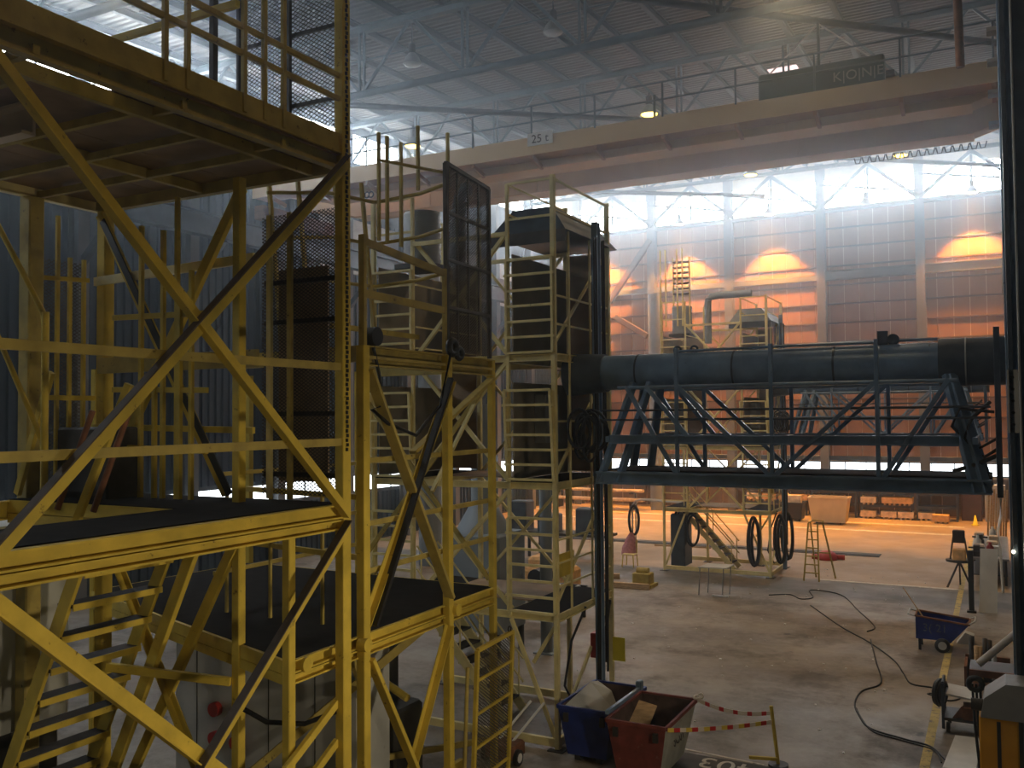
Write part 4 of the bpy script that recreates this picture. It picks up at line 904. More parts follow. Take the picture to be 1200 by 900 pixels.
single('white_plate', MB().prism([(-.92, 16.3, .0), (-.45, 16.3, 0), (-.40, 18.0, 0), (-.80, 18.0, 0)], (0, 0, .05)), WHITE, 'dirty white plate lying on the floor by the yellow cabinet', 'plate', (-.6, 17, 0))
# tripod support stand
def pipe_stand():
    x, y = -1.24, 33.45
    T = Thing('pipe_stand', 'dark three-legged pipe stand at the yellow floor line', 'stand', (x, y, 0))
    for a in (90, 210, 330): T.bar('leg', (x + .42 * math.cos(RAD(a)), y + .42 * math.sin(RAD(a)), 0), (x, y, .85), rect(.05, .05), DARKM)
    T.part('table_plate', MB().cyl((x, y, .83), (x, y, .9), .4, 20), DARKM); T.part('vise', MB().cbox((x - .2, y - .2, .9), (x + .2, y + .2, 1.25), .03), CRATE)
    for s in (-.24, .24): T.bar('vise_post', (x + s * 1.1, y, .9), (x + s * .7, y, 1.6), rect(.05, .05), DARKM)
    T.part('vise_head', MB().cbox((x - .18, y - .15, 1.45), (x + .18, y + .15, 1.85), .03), DARKM)
pipe_stand()
single('steel_sheet', MB().prism([(-.62, 29.5, 0), (-.16, 29.5, 0), (-.10, 30.2, 1.72), (-.56, 30.2, 1.72)], (0, .03, .0)), GREYP, 'tall pale grey sheet leaning near the right wall', 'panel', (-.4, 29.6, 0))
single('black_post', MB().extr((-.80, 29.4, .05), (-.80, 29.4, 1.75), rect(.14, .14)).box((-.92, 29.28, 0), (-.68, 29.52, .06)), BLACK, 'black upright post left of the grey leaning sheet', 'post', (-.8, 29.4, 0))
def workbench():
    T = Thing('workbench', 'cluttered steel workbench along the right wall', 'bench', (-.5, 36, 0))
    T.part('top', MB().box((-.95, 34.2, .82), (.2, 40.5, .88)), GREY)
    for y in (34.3, 37.3, 40.3):
        for x in (-.88, .1): T.bar('leg', (x, y, 0), (x, y, .82), rect(.07, .07), DARKM)
    T.part('lower_shelf', MB().box((-.9, 34.3, .3), (.15, 40.4, .33)), DARKM)
workbench()
def bench_item(kind, x, y, label):
    z = .88
    if kind == 'box': mb = MB().cbox((x - .16, y - .18, z), (x + .16, y + .18, z + .28), .02).box((x - .17, y - .19, z + .2), (x + .17, y + .19, z + .24)); m = [WHITE, GREYP, CRATEP][random.randrange(3)]; nm, ct = 'storage_box', 'box'
    elif kind == 'vice': mb = MB().cbox((x - .14, y - .14, z), (x + .14, y + .14, z + .2), .03).cbox((x - .1, y - .2, z + .2), (x + .1, y + .2, z + .38), .02).cyl((x - .25, y, z + .28), (x + .25, y, z + .28), .03, 8); m = DARKM; nm, ct = 'bench_vice', 'vice'
    else: mb = MB().lathe((x, y, z), [(0, 0), (.12, 0), (.12, .3), (.05, .38), (.05, .46), (0, .46)], 14); m = [RED, WHITE][random.randrange(2)]; nm, ct = 'canister', 'canister'
    single(nm, mb, m, label, ct, (x, y, z), 'things on the workbench')
for i, (k, x, y, lb) in enumerate((('vice', -.75, 34.6, 'dark bench vice at the near end of the workbench'), ('can', -.35, 34.8, 'small canister behind the dark bench vice'), ('box', -.7, 35.6, 'storage box nearest the bench vice'), ('box', -.2, 35.3, 'storage box near the wall end of the bench front'), ('can', -.75, 36.5, 'canister at the bench edge between two boxes'), ('box', -.3, 36.6, 'storage box in the middle of the bench'), ('vice', -.7, 37.6, 'second bench vice halfway along the bench'), ('box', -.25, 38.2, 'storage box on the far half of the bench'), ('box', -.75, 39.0, 'storage box on the far bench edge'), ('can', -.3, 39.6, 'canister at the far end of the bench'))):
    bench_item(k, x, y, lb)
for i in range(8):
    x = -.55 + i * .09; y = 41.2 + (i % 3) * .15; h = 2.3 + random.random() * .5
    single('timber_plank', MB().prism([(x, y, 0), (x + .07, y, 0), (x + .07 + .12, y + .5, h), (x + .12, y + .5, h)], (0, .03, 0)), WOOD, ['leftmost', 'second from left', 'third from left', 'fourth from left', 'fifth from left', 'sixth from left', 'seventh from left', 'rightmost'][i] + ' pale plank in the leaning timber bundle past the workbench', 'plank', (x, y, 0), 'leaning timber planks')
single('bent_tube', MB().tube([(.0, 33.0, .0), (-.05, 33.0, 1.4), (-.1, 33.2, 1.9), (-.02, 33.6, 2.3), (0, 33.7, 2.9)], .04, 8), WHITE, 'pale bent tube leaning against the right wall', 'tube', (0, 33, 0))
single('floor_cone', MB().lathe((-1.15, 52.0, 0), [(0, .5), (.03, .5), (.12, .04), (.2, .03), (.2, 0), (0, 0)], 14), PAPERY, 'small yellow marker cone by the far wall', 'cone', (-1.15, 52, 0))
single('white_tarp', MB().add([(-1.75, 33.9, 1.15), (-1.45, 33.9, 1.65), (-1.35, 34.0, 1.1), (-1.5, 34.1, 1.1)], [(0, 1, 2), (0, 1, 3), (1, 2, 3), (0, 2, 3)]), WHITE, 'small white sheet hanging left of the pipe stand', 'sheet', (-1.5, 34, 1.1)) if False else None

def fill_light(y, z, watt, label):  # out-of-view fixture added to brighten the low yellow steelwork
    T = Thing('added_fill_light', label, 'lamp', (1.1, y, z), 'added fill lights on the right wall')
    T.part('bracket', MB().box((1.15, y - .05, z - .05), (1.3, y + .05, z + .05)), DARKM); T.part('housing', MB().cbox((.98, y - .2, z - .16), (1.15, y + .2, z + .16), .02), DARKM); T.part('lens', MB().box((.97, y - .17, z - .13), (.98, y + .17, z + .13)), LAMP_WH)
    ld = bpy.data.lights.new('lamp_light', 'SPOT'); ld.energy = watt; ld.color = (1.0, .84, .58); ld.spot_size = RAD(120); ld.spot_blend = .9; ld.shadow_soft_size = .2
    lo = bpy.data.objects.new('lamp_light', ld); col.objects.link(lo); lo.parent = T.o; lo.location = (-.15, 0, 0); lo.rotation_euler = (0, RAD(68), 0)
fill_light(2.5, 3.6, FILL_W, 'added fill light, unseen, on the right wall beside the viewer'); fill_light(9.0, 3.4, FILL_W, 'added fill light, unseen, on the right wall before the dark column')

# ================================================================== SKIPS, CART, BARRIER
def skip(name, label, xa, xb, ya, yb, h, m_front, m_side, m_in, inset=.14):
    T = Thing(name, label, 'skip', ((xa + xb) / 2, (ya + yb) / 2, 0), 'scrap skips'); t_ = .03
    b0 = [(xa + inset, ya + inset * .6, .1), (xb - inset, ya + inset * .6, .1), (xb - inset, yb - inset * 2, .1), (xa + inset, yb - inset * 2, .1)]
    r0 = [(xa, ya, h), (xb, ya, h), (xb, yb, h), (xa, yb, h)]
    c = V((xa + xb) / 2, (ya + yb) / 2, 0)
    ins = lambda p, k: Vector((p[0] + (t_ if p[0] < c.x else -t_) * k, p[1] + (t_ if p[1] < c.y else -t_) * k, p[2]))
    for i, nm in enumerate(('front_wall', 'right_wall', 'back_wall', 'left_wall')):
        j = (i + 1) % 4
        out = [b0[i], b0[j], r0[j], r0[i]]; inn = [ins(p, 1) for p in out]
        w = MB(); w.add(out + inn, [(0, 1, 2, 3)]); w.cur = 1; w.add(out + inn, [(7, 6, 5, 4), (3, 2, 6, 7)])
        T.part(nm, w, [m_side if nm == 'right_wall' else m_front, m_in])
    T.part('bottom', MB().prism(b0, (0, 0, .03)), m_in)
    rim = MB()
    for i in range(4): rim.extr(r0[i], r0[(i + 1) % 4], rect(.05, .06))
    T.part('rim', rim, m_front)
    for x in (xa + inset + .1, xb - inset - .2): T.part('skid', MB().box((x, ya + inset, 0), (x + .1, yb - inset * 2.2, .1)), DARKM)
    for y in (ya - .02,): 
        for x in (xa + .12, xb - .2): T.part('lifting_lug', MB().box((x, y - .03, h - .22), (x + .08, y + .02, h - .08)), DARKM)
    return T
TB = skip('scrap_skip', 'dark blue steel skip with grey scrap inside', -6.58, -5.62, 13.95, 15.55, .88, BIN_BL, BIN_BL, BIN_IN)
TR_ = skip('scrap_skip', 'dull red skip with chipped white side and tape tied to it', -5.55, -4.58, 13.55, 15.15, .92, BIN_RD, BIN_WH, BIN_IN)
# faded stencil on the white side
st = link('faded_stencil', text_mesh('SC01', .26, SIGNB, .001), parent=TR_.o)
st.matrix_world = Matrix.Translation(TR_.loc) @ Matrix.Identity(4)
st.location = Vector((-4.638, 14.35, .55)) - TR_.loc; st.rotation_euler = (RAD(78), 0, RAD(90))
for i, (p, q, m, lb) in enumerate((((-6.4, 14.2, .55), (-6.25, 15.3, .9), GREYP, 'grey crumpled sheet'), ((-6.1, 14.5, .45), (-5.75, 15.2, .62), WHITE, 'white strip'), ((-6.0, 14.3, .42), (-5.95, 15.1, .55), DARKM, 'dark bar'))):
    if i == 0: mb = MB().add([(-6.53, 14.02, .84), (-6.50, 14.6, .93), (-6.52, 15.2, .97), (-6.48, 15.45, .93), (-6.35, 14.05, .55), (-6.30, 14.6, .72), (-6.22, 15.15, .70), (-6.2, 15.4, .8), (-6.22, 14.1, .30), (-6.1, 14.6, .36), (-6.0, 15.1, .42), (-5.95, 15.3, .34)], [(0, 1, 5, 4), (1, 2, 6, 5), (2, 3, 7, 6), (4, 5, 9, 8), (5, 6, 10, 9), (6, 7, 11, 10)])
    else: mb = MB().extr(p, q, rect(.07, .05))
    single(['scrap_sheet', 'scrap_strip', 'scrap_bar'][i], mb, m, 'piece of scrap in the blue skip: ' + lb, 'scrap', p)
single('scrap_sheet', MB().prism([(-5.45, 13.8, .45), (-5.1, 13.75, .4), (-5.2, 14.95, .78), (-5.5, 14.9, .85)], (0, 0, .02)), WOOD, 'pale board standing inside the red skip', 'scrap', (-5.3, 14.3, .4))
single('clamp_bar', MB().extr((-5.62, 13.75, .97), (-5.60, 15.2, .97), rect(.06, .06)).cbox((-5.66, 15.15, .94), (-5.56, 15.3, 1.1), .02), BLUS, 'blue-grey bar lying across the rims between the two skips', 'bar', (-5.6, 14.5, .95))
def barrier():
    T = Thing('barrier_post', 'yellow barrier post with a low side bar right of the red skip', 'post', (-3.3, 15.3, 0))
    T.bar('pole', (-3.28, 15.3, 0), (-3.38, 15.3, .95), rnd(.03, 8), YEL, smooth=True); T.part('foot', MB().cyl((-3.28, 15.3, 0), (-3.28, 15.3, .04), .16, 16), DARKM)
    T.bar('side_bar', (-3.28, 15.28, .12), (-3.7, 15.1, .14), rect(.05, .05), YEL)
barrier()
def tape(p, q, sag, n, label, cols):
    mb = MB(); p, q = Vector(p), Vector(q); pts = []
    for i in range(n + 1):
        f = i / n; c = p.lerp(q, f); c.z -= sag * 4 * f * (1 - f); pts.append(c)
    d = (q - p).normalized(); sd = d.cross(V(0, 0, 1)) * .004
    for i in range(n):
        mb.cur = i % len(cols); a, b = pts[i], pts[i + 1]; h = V(0, 0, .032)
        mb.add([a - h + sd, b - h + sd, b + h + sd, a + h + sd, a - h - sd, b - h - sd, b + h - sd, a + h - sd], [(0, 1, 2, 3), (7, 6, 5, 4), (3, 2, 6, 7), (1, 0, 4, 5)])
    single('barrier_tape', mb, cols, label, 'tape', p, 'barrier tapes')
tape((-4.58, 15.12, .95), (-3.38, 15.3, .84), .10, 16, 'red and white barrier tape sagging from the red skip\'s back corner', [TAPEW, TAPEW, TAPER])
tape((-4.56, 13.58, .90), (-3.37, 15.28, .70), .03, 18, 'red and yellow barrier tape tied to the red skip\'s front corner', [TAPEY, TAPER, TAPEW])
single('tape_knot', MB().torus((-4.56, 15.12, .98), .05, .02, (1, 0, 0), (0, 1, .3), 12, 5).torus((-4.5, 15.15, 1.0), .04, .015, (1, 0, 0), (0, .3, 1), 12, 5), TAPEW, 'loose knot of tape on the red skip\'s back corner', 'tape', (-4.56, 15.12, .95))
CHALK = material('faded_chalk', (.10, .13, .2, 1), .8, 0, .5, 20)
def tipper_cart():
    T = Thing('tipper_cart', 'small blue tipping cart with a stick in it on the yellow line', 'cart', (-1.4, 24.5, 0))
    ya, yb = 24.2, 24.92
    side = [(-1.88, .28), (-1.30, .28), (-1.12, .24), (-.72, .70), (-1.88, .82)]
    for y in (ya, yb): T.part('side_wall', MB().prism([(x, y, z) for x, z in side], (0, .015, 0)), BIN_BL)
    for a, b in ((0, 4), (0, 1), (1, 2), (2, 3)):
        (x0, z0), (x1, z1) = side[a], side[b]; T.part('hopper_plate', MB().add([(x0, ya, z0), (x1, ya, z1), (x1, yb, z1), (x0, yb, z0)], [(0, 1, 2, 3)]), BIN_IN if a else BIN_BL)
    rm = MB()
    for y in (ya, yb): rm.extr((-1.88, y, .82), (-.72, y, .70), rect(.04, .04))
    rm.extr((-.72, ya, .70), (-.72, yb, .70), rect(.04, .04)); rm.extr((-1.88, ya, .82), (-1.88, yb, .82), rect(.04, .04)); T.part('rim', rm, RUST)
    T.part('handle', MB().tube([(-1.88, ya + .05, .8), (-2.05, ya + .05, .84), (-2.05, yb - .05, .84), (-1.88, yb - .05, .8)], .02, 6), GREYP)
    T.part('lip', MB().tube([(-.74, ya, .70), (-.60, ya + .1, .78), (-.60, yb - .1, .78), (-.74, yb, .70)], .018, 6), GREYP)
    for y in (ya - .07, yb + .02):
        w = T.part('wheel', MB().lathe((-1.3, y, .17), [(0, 0), (.09, 0), (.10, .01), (.17, .01), (.17, .05), (0, .05)], 20, (0, 1, 0)), BLACK); T.part('hub', MB().cyl((-1.3, y - .006, .17), (-1.3, y + .004, .17), .095, 16), GREYP, w)
    for y in (ya + .08, yb - .08): T.bar('leg', (-1.8, y, 0), (-1.8, y, .3), rect(.06, .06), BLACK)
    s_ = link('chalk_mark', text_mesh('3( 21', .26, CHALK, .001), parent=T.o); s_.location = Vector((-1.46, ya - .004, .55)) - T.loc; s_.rotation_euler = (RAD(90), 0, 0)
tipper_cart()
single('broom_stick', MB().cyl((-1.62, 24.55, .55), (-2.2, 24.9, 1.35), .016, 8), WOOD, 'pale wooden stick standing in the tipping cart', 'stick', (-1.62, 24.55, .55))
single('floor_wedge', MB().prism([(-1.05, 25.3, 0), (-.65, 25.3, 0), (-.65, 25.3, .22), (-.85, 25.3, .28)], (0, .3, 0)), GREYP, 'pale wedge on the floor behind the tipping cart', 'wedge', (-.85, 25.4, 0))

# cables on the floor
def cable(pts, r, label):
    r *= .75
    P = []
    for i in range(len(pts) - 1):
        p0 = pts[max(i - 1, 0)]; p1 = pts[i]; p2 = pts[i + 1]; p3 = pts[min(i + 2, len(pts) - 1)]
        for k in range(6):
            t = k / 6
            f = lambda a, b, c, d: .5 * ((2 * b) + (-a + c) * t + (2 * a - 5 * b + 4 * c - d) * t * t + (-a + 3 * b - 3 * c + d) * t ** 3)
            P.append((f(p0[0], p1[0], p2[0], p3[0]), f(p0[1], p1[1], p2[1], p3[1]), r + .001))
    P.append((pts[-1][0], pts[-1][1], r + .001))
    single('floor_cable', MB().tube(P, r, 6), BLACK, label, 'cable', (pts[0][0], pts[0][1], 0), 'cables on the floor')
cable([(-6.5, 29.4), (-5.92, 29.75), (-5.5, 29.2), (-5.2, 29.6), (-5.48, 30.8), (-4.5, 30.4), (-3.7, 28.2), (-3.05, 26.3), (-3.15, 25.6)], .022, 'dark cable curling from the tangle near the stepladder')
cable([(-5.05, 28.35), (-3.85, 25.9), (-2.95, 24.4), (-2.25, 22.9), (-1.95, 21.8), (-1.75, 21.1), (-1.38, 21.0), (-.9, 20.9), (-.6, 21.3), (-.3, 23.0)], .022, 'dark cable running in a long sweep past the tipping cart')
cable([(-2.97, 24.75), (-2.6, 22.6), (-2.32, 20.9), (-2.6, 20.1), (-2.62, 19.2), (-2.43, 18.4), (-2.17, 17.8), (-1.6, 17.5), (-1.16, 17.3), (-.88, 16.7)], .022, 'dark cable making an S near the white floor plate')
cable([(-2.55, 18.9), (-2.38, 18.3), (-2.1, 17.65), (-1.6, 17.4), (-1.1, 17.15), (-.95, 16.6)], .018, 'thin second cable beside the S-shaped one')
cable([(-1.3, 20.4), (-1.0, 20.2), (-.8, 20.5), (-1.05, 20.7), (-1.4, 20.5), (-1.1, 20.35)], .018, 'short loop of cable beside the hose trolley')
def debris():
    mb = MB()
    for i in range(130):
        x = random.uniform(-9, -2); y = random.uniform(16, 36); s_ = random.uniform(.015, .05)
        mb.box((x, y, .0005), (x + s_, y + s_ * random.uniform(.5, 2), .008 + s_ * .2))
    single('floor_debris', mb, WHITE, 'small pale scraps of litter scattered over the floor', 'litter', (-5, 25, 0), kind='stuff')
debris()

# ================================================================== MIDDLE DISTANCE
def step_ladder():
    T = Thing('step_ladder', 'thin yellow stepladder standing alone right of the far lift tower', 'ladder', (-5.6, 32.7, 0))
    for x0, x1 in ((-6.0, -5.85), (-5.5, -5.55)):
        T.bar('stile', (x0, 32.5, 0), (x1, 32.7, 1.95), rect(.05, .05), YELD)
    for x0, x1 in ((-5.75, -5.8), (-5.1, -5.4)): T.bar('rear_leg', (x0, 33.4, 0), (x1, 32.8, 1.98), rect(.045, .045), YELD)
    for i in range(1, 7): f = i / 7; T.bar('rung', (-6.0 + .15 * f, 32.5 + .2 * f, 1.95 * f), (-5.5 - .05 * f, 32.5 + .2 * f, 1.95 * f), rect(.05, .04), YELD)
    T.part('top_rail', MB().tube([(-5.85, 32.7, 1.95), (-5.7, 32.8, 2.05), (-5.35, 32.8, 2.02), (-5.4, 32.8, 1.98)], .022, 6), YELD)
    T.bar('rear_bar', (-5.72, 33.1, .9), (-5.2, 33.1, .9), rect(.04, .04), YELD)
step_ladder()
def trestle_table():
    T = Thing('trestle_table', 'small pale metal table on thin legs before the far lift tower', 'table', (-8.0, 28.8, 0))
    T.part('top', MB().prism([(-8.5, 28.5, .86), (-7.6, 28.5, .88), (-7.5, 29.1, .92), (-8.35, 29.1, .9)], (0, 0, .03)), GREYP)
    for x, y in ((-8.45, 28.55), (-7.7, 28.55), (-7.6, 29.05), (-8.3, 29.05)): T.bar('leg', (x - .05, y, 0), (x, y, .87), rnd(.018, 6), GREY, smooth=True)
    T.bar('foot_bar', (-8.05, 28.5, .03), (-7.55, 28.5, .03), rect(.06, .05), WHITE)
trestle_table()
def chair():
    x, y = -12.4, 32.8
    T = Thing('chair', 'simple yellow metal chair near the left edge of the far lift tower', 'chair', (x, y, 0))
    for dx in (-.2, .2):
        for dy in (-.2, .2): T.bar('leg', (x + dx * 1.15, y + dy * 1.15, 0), (x + dx, y + dy, .45), rnd(.02, 6), YEL, smooth=True)
    T.part('seat', MB().cbox((x - .23, y - .23, .45), (x + .23, y + .23, .49), .02), YELP)
    for dx in (-.2, .2): T.bar('back_post', (x + dx, y + .2, .45), (x + dx, y + .26, .98), rnd(.02, 6), YEL, smooth=True)
    T.part('backrest', MB().box((x - .2, y + .22, .7), (x + .2, y + .25, .95)), YELP)
chair()
def jacket():
    x, y = -12.4, 32.95; vs = []; fs = []; n, m = 10, 8
    for j in range(m):
        for i in range(n):
            a = 2 * math.pi * i / n; f = j / (m - 1); r = .05 + .24 * f ** .6 + .03 * math.sin(3 * a + j)
            vs.append((x + r * math.cos(a) * 1.1 - .1 * f, y + r * .55 * math.sin(a), 1.25 - .85 * f + .04 * math.sin(5 * a)))
    for j in range(m - 1):
        for i in range(n): fs.append((j * n + i, j * n + (i + 1) % n, (j + 1) * n + (i + 1) % n, (j + 1) * n + i))
    fs.append(tuple(range(n))); single('work_jacket', MB().add(vs, fs, True), PINK, 'faded pink work jacket hung over the yellow chair', 'jacket', (x, y, .4))
jacket()
def rail_arch():
    T = Thing('pipe_guard', 'bent pale tube guard arch behind the yellow chair', 'guard', (-13.2, 37, 0))
    for y, r in ((36.6, .035), (37.0, .03)): T.part('arch_tube', MB().tube([(-13.7, y, 0), (-13.7, y, 1.9), (-13.55, y, 2.1), (-13.3, y, 2.15), (-10.6, y, 2.05)], r, 8), GREYP)
    T.bar('stanchion', (-12.0, 36.9, 0), (-12.0, 36.9, .75), rnd(.025, 6), WOOD, smooth=True); T.bar('low_bar', (-12.6, 36.2, .35), (-10.3, 36.4, .35), rect(.05, .06), WOOD)
rail_arch()
single('black_hose_hank', MB().hank((-13.6, 36.5, 1.3), .2, .6, (1, .3, 0), .06), BLACK, 'black hose hank hanging on the bent guard arch', 'hose', (-13.6, 36.5, .7))
single('pump_unit', MB().cbox((-10.9, 29.0, .1), (-10.3, 29.5, .45), .03).cyl((-10.8, 29.25, .5), (-10.4, 29.25, .5), .12, 12).box((-11.0, 28.9, 0), (-10.2, 29.6, .1)), YELD, 'small yellow pump unit on the floor left of the far lift tower', 'pump', (-10.6, 29.2, 0))
for i, (x0, y0, x1, y1) in enumerate(((-11.9, 28.6, -10.2, 28.7), (-11.9, 28.9, -11.8, 28.2), (-12.6, 29.9, -11.8, 30.2))):
    single('timber_beam', MB().extr((x0, y0, .09), (x1, y1, .09), rect(.16, .18)), WOOD, ['long timber beam on the floor beside the pump unit', 'short timber block across the long beam\'s end', 'timber beam lying behind the long beam'][i], 'timber', (x0, y0, 0), 'timber beams on the floor')
# benches of tube stock at the far wall
def tube_rack():
    T = Thing('tube_rack', 'low rack of long pale tubes along the far wall left of the round pillar', 'rack', (-21, 52.5, 0))
    for x in (-24.5, -22, -19.6): T.part('trestle', MB().box((x - .06, 52.0, 0), (x + .06, 53.0, .5)).box((x - .06, 52.0, .95), (x + .06, 53.0, 1.05)).box((x - .05, 52.9, .5), (x + .05, 53.0, 1.0)), DARKM)
    for y, z, r in ((52.15, .6, .1), (52.4, .6, .1), (52.65, .58, .08), (52.2, 1.14, .08), (52.5, 1.14, .09)): T.part('tube', MB().cyl((-25.2, y, z), (-18.9, y, z), r, 12), CRATEP)
tube_rack()
# pallet racking and crates at the far wall
def racking(xa, xb, label):
    T = Thing('pallet_rack', label, 'rack', ((xa + xb) / 2, 53.7, 0), 'pallet racks at the far wall')
    for x in (xa, xb):
        for y in (53.2, 54.2): T.bar('upright', (x, y, 0), (x, y, 2.1), rect(.1, .08), BLUD)
    for z in (.68, 1.38, 2.05):
        for y in (53.2, 54.2): T.bar('beam', (xa, y, z), (xb, y, z), rect(.05, .12), BLUD)
        T.part('shelf', MB().box((xa, 53.2, z + .05), (xb, 54.2, z + .07)), DARKM)
racks = [(-13.0, -9.6, 'dark pallet rack behind the black tub'), (-9.3, -7.0, 'dark pallet rack behind the cream tub'), (-6.7, -4.2, 'dark pallet rack right of the cream tub'), (-3.9, -2.0, 'dark pallet rack nearest the right wall')]
for a, b, l in racks: racking(a, b, l)
def crate(x, y, z, m, label):
    T = Thing('crate', label, 'crate', (x, y, z), 'crates on the pallet racks'); w, d, h = .78, .8, .42
    T.part('box', MB().box((x - w / 2, y - d / 2, z + .1), (x + w / 2, y + d / 2, z + h)), m)
    for k in (-.3, 0, .3): T.part('runner', MB().box((x + k * w - .05 + (.0), y - d / 2, z), (x + k * w + .05, y + d / 2, z + .1)), WOOD)
lev = {0.0: 'bottom', .75: 'middle', 1.45: 'upper'}
ordn = ['first', 'second', 'third', 'fourth', 'fifth', 'sixth', 'seventh', 'eighth', 'ninth', 'tenth', 'eleventh']
for z, xsq in ((0.0, (-12.4, -11.4, -10.4, -6.3, -5.3, -4.5, -3.45)), (.75, (-12.5, -11.6, -10.7, -9.9, -8.9, -8.0, -6.3, -5.3, -4.5)), (1.45, (-11.6, -10.6, -8.9, -8.0, -6.3, -5.3, -4.5, -3.4))):
    for i, x in enumerate(xsq): crate(x + random.uniform(-.05, .05), 53.45, z, random.choice([CRATE, CRATEP, CRATEP]), f'small crate on the {lev[z]} rack level, {ordn[i]} from the left')
crate(-2.75, 52.4, 0.0, CRATE, 'orange crate on the floor before the last pallet rack')
for i, x in enumerate((-1.35, -.25)):
    single('steel_cabinet', MB().cbox((x - .48, 53.9, 0), (x + .48, 54.6, 1.9), .03).box((x - .01, 53.88, .1), (x + .01, 53.9, 1.8)), [RAILW, GREYP][i], ['brown steel cabinet at the far wall', 'grey-brown steel cabinet at the far right corner'][i], 'cabinet', (x, 54.2, 0), 'cabinets at the far wall')
def tub(x, y, w, d, h, m, name, label):
    T = Thing(name, label, 'tub', (x, y, 0))
    k = .84; b = [(x - w / 2 * k, y - d / 2 * k, .1), (x + w / 2 * k, y - d / 2 * k, .1), (x + w / 2 * k, y + d / 2 * k, .1), (x - w / 2 * k, y + d / 2 * k, .1)]
    r = [(x - w / 2, y - d / 2, h), (x + w / 2, y - d / 2, h), (x + w / 2, y + d / 2, h), (x - w / 2, y + d / 2, h)]
    ir = [(x + (p[0] - x) * .94, y + (p[1] - y) * .94, h) for p in r]; ib = [(x + (p[0] - x) * .94, y + (p[1] - y) * .94, .16) for p in b]
    vs = b + r + ir + ib; fs = [(0, 1, 2, 3), (12, 13, 14, 15)]
    for i in range(4): j = (i + 1) % 4; fs += [(i, j, 4 + j, 4 + i), (4 + i, 4 + j, 8 + j, 8 + i), (8 + i, 8 + j, 12 + j, 12 + i)]
    T.part('shell', MB().add(vs, fs), m)
    rm = MB()
    for i in range(4): rm.extr(r[i], r[(i + 1) % 4], rect(.09, .08))
    T.part('rim', rm, m)
    for sx in (-.5, .5): T.part('caster', MB().cyl((x + sx * w * .6 - .04, y - d * .3, .1), (x + sx * w * .6 + .04, y - d * .3, .1), .1, 12), BLACK)
    return T
tub(-7.85, 49.9, 1.95, 1.2, 1.35, CREAM, 'plastic_tub', 'large cream plastic tub with rim before the pallet racks')
tub(-9.75, 50.6, 1.0, 1.0, .95, BLACK, 'plastic_tub', 'black tub with cardboard in it left of the cream tub')
single('cardboard_box', MB().box((-10.1, 50.35, .5), (-9.4, 50.9, 1.35)).prism([(-10.1, 50.35, 1.35), (-10.25, 50.35, 1.55), (-10.25, 50.9, 1.55), (-10.1, 50.9, 1.35)], (.02, 0, 0)), CRATEP, 'cardboard box sticking out of the black tub', 'box', (-9.75, 50.6, .5))
single('red_bundle', MB().lathe((-6.05, 37.6, .0), [(0, .35), (.2, .33), (.35, .22), (.42, .08), (.4, 0), (0, 0)], 14).cyl((-6.6, 37.5, .1), (-5.4, 37.7, .1), .1, 10), RED, 'red and white bundle on the floor behind the stepladder', 'bundle', (-6.05, 37.6, 0))
# small transporter at the foot of the near lift tower
def floor_dolly():
    T = Thing('floor_dolly', 'small dark red two-wheeled dolly with white handles left of the blue skip', 'dolly', (-7.3, 13.7, 0))
    T.part('body', MB().cbox((-7.62, 13.3, .1), (-7.08, 13.75, .32), .03), RUST)
    for x in (-7.68, -7.08): 
        w = T.part('wheel', MB().cyl((x, 13.42, .13), (x + .06, 13.42, .13), .13, 18), BLACK); T.part('hub', MB().cyl((x - .008, 13.42, .13), (x + .068, 13.42, .13), .075, 14), WHITE, w)
    for x in (-7.5, -7.25): T.bar('handle', (x, 13.6, .3), (x + .35, 14.1, .85), rnd(.022, 8), WHITE, smooth=True)
floor_dolly()
# machinery seen through the near towers
def control_cabinet():
    T = Thing('control_cabinet', 'white control cabinet with red knobs seen through the lower yellow braces', 'cabinet', (-10.6, 11.0, 0))
    T.part('body', MB().cbox((-11.9, 10.7, 0), (-8.2, 11.5, 2.45), .04), GREYP)
    for x, z in ((-10.95, 1.15), (-10.5, 1.15), (-10.95, .7), (-10.5, .7)): T.part('red_knob', MB().cyl((x, 10.6, z), (x, 10.71, z), .11, 16), RED)
    for x in (-11.4, -9.9, -9.0): T.part('seam', MB().box((x, 10.692, .1), (x + .015, 10.7, 2.4)), DARKM)
    for x, z in ((-10.9, 2.1), (-9.6, 2.15), (-10.1, 2.0)): T.part('vent', MB().box((x, 10.68, z), (x + .16, 10.7, z + .14)), BLACK)
    t_ = link('lettering', text_mesh('B  C', .3, SIGNB), parent=T.o); t_.location = Vector((-9.3, 10.69, 2.2)) - T.loc; t_.rotation_euler = (math.pi / 2, 0, 0)
control_cabinet()
def grey_machine():
    T = Thing('grey_machine', 'bulky pale grey machine housing with dark red pipe at the left edge', 'machine', (-12.6, 7.6, 0))
    T.part('housing', MB().cbox((-14.0, 7.2, 1.6), (-11.55, 8.6, 4.3), .12), GREYP); T.part('base', MB().cbox((-13.9, 7.3, 0), (-11.7, 8.5, 1.6), .05), DARKM)
    T.part('red_pipe', MB().tube([(-13.6, 6.9, 2.5), (-12.6, 6.9, 2.55), (-12.1, 6.95, 2.75), (-11.9, 7.3, 2.9)], .16, 12), RUST); T.part('flange', MB().cyl((-12.4, 6.9, 2.0), (-12.4, 6.9, 2.35), .24, 16), GREY)
grey_machine()
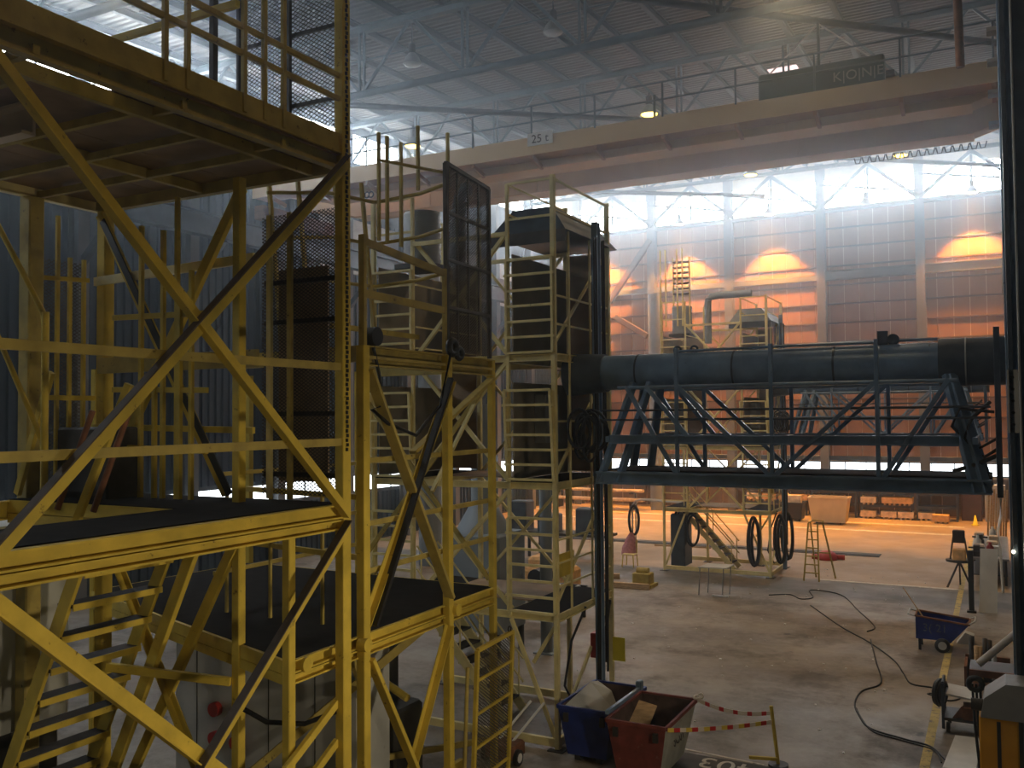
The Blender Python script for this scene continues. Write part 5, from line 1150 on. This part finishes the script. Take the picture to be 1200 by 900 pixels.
def dark_machine():
    T = Thing('press_machine', 'dark machine with yellow valve arm under the black deck', 'machine', (-9.3, 12.0, 0))
    T.part('base', MB().cbox((-10.3, 11.9, 0), (-8.4, 12.7, 1.1), .05), DARKM); T.part('column', MB().cbox((-10.0, 12.1, 1.1), (-8.8, 12.6, 2.5), .05), DARKM)
    T.part('valve_arm', MB().tube([(-8.7, 11.8, 2.2), (-8.65, 11.7, 1.8), (-8.4, 11.6, 1.65), (-7.9, 11.5, 1.5)], .06, 8), YEL); T.part('cylinder', MB().cyl((-9.1, 11.75, 1.2), (-9.1, 11.75, 2.4), .16, 14), GREYP)
dark_machine()
def grey_hopper():
    T = Thing('extraction_unit', 'grey extraction unit standing behind the near lift tower', 'machine', (-11.2, 19.5, 0))
    T.part('body', MB().cbox((-12.0, 18.9, .6), (-10.4, 20.3, 2.9), .06), COLM); T.part('cone', MB().cyl((-11.2, 19.6, 2.9), (-11.2, 19.6, 3.6), .7, 16, .3), COLM); T.part('stack', MB().cyl((-11.2, 19.6, 3.6), (-11.2, 19.6, 6.0), .3, 16), COLM)
    for x in (-11.9, -10.5):
        for y in (19.0, 20.2): T.bar('leg', (x, y, 0), (x, y, .6), rect(.12, .12), DARKM)
grey_hopper()
single('orange_tarp_stack', MB().cbox((-14.2, 27.0, 0), (-12.4, 28.3, .7), .1).cbox((-13.9, 27.2, .7), (-12.8, 28.1, 1.05), .1), CRATE, 'orange covered stack on the floor seen through the near lift tower', 'stack', (-13.3, 27.6, 0))
def slat_bench():
    T = Thing('work_platform', 'dark low platform with machines seen through the near lift tower', 'platform', (-16, 34, 0))
    T.part('top', MB().box((-20, 33.4, .9), (-13.6, 34.6, 1.0)), DARKM)
    for x in (-19.8, -17, -13.8):
        for y in (33.5, 34.5): T.bar('leg', (x, y, 0), (x, y, .9), rect(.1, .1), DARKM)
    for x, h in ((-19.2, .8), (-17.6, 1.2), (-16.3, .7), (-14.6, 1.0)): T.part('machine_head', MB().cbox((x - .4, 33.6, 1.0), (x + .4, 34.4, 1.0 + h), .05), BLUD)
slat_bench()
single('duct_stack', MB().cyl((-19.5, 30.0, 0), (-19.5, 30.0, 12.5), .45, 20), COLM, 'tall grey vertical duct behind the near towers', 'duct', (-19.5, 30, 0))
single('steel_pillar', MB().cyl((-9.75, 20.1, 0), (-9.75, 20.1, 5.2), .15, 16).box((-10.0, 19.85, 0), (-9.5, 20.35, .03)), COLM, 'slim grey pillar seen through the guards of the near lift tower', 'pillar', (-9.75, 20.1, 0))
def roller_table():
    T = Thing('roller_table', 'dark roller table with orange parts behind the near lift tower', 'table', (-12.30, 23.5, 0))
    T.part('frame', MB().box((-14.00, 23.0, .75), (-10.40, 23.1, .9)).box((-14.00, 24.0, .75), (-10.40, 24.1, .9)), DARKM)
    for i in range(12): T.bar('roller', (-13.8 + i * .29, 23.1, .85), (-13.8 + i * .29, 24.0, .85), rnd(.06, 10), GREY, smooth=True)
    for x in (-13.9, -12.2, -10.5):
        for y in (23.05, 24.05): T.bar('leg', (x, y, 0), (x, y, .76), rect(.1, .1), DARKM)
    T.part('cover', MB().cbox((-13.40, 23.2, .92), (-12.40, 23.9, 1.5), .08), CRATE); T.part('motor', MB().cyl((-11.60, 23.2, 1.15), (-11.60, 23.9, 1.15), .24, 14), BLACK)
roller_table()
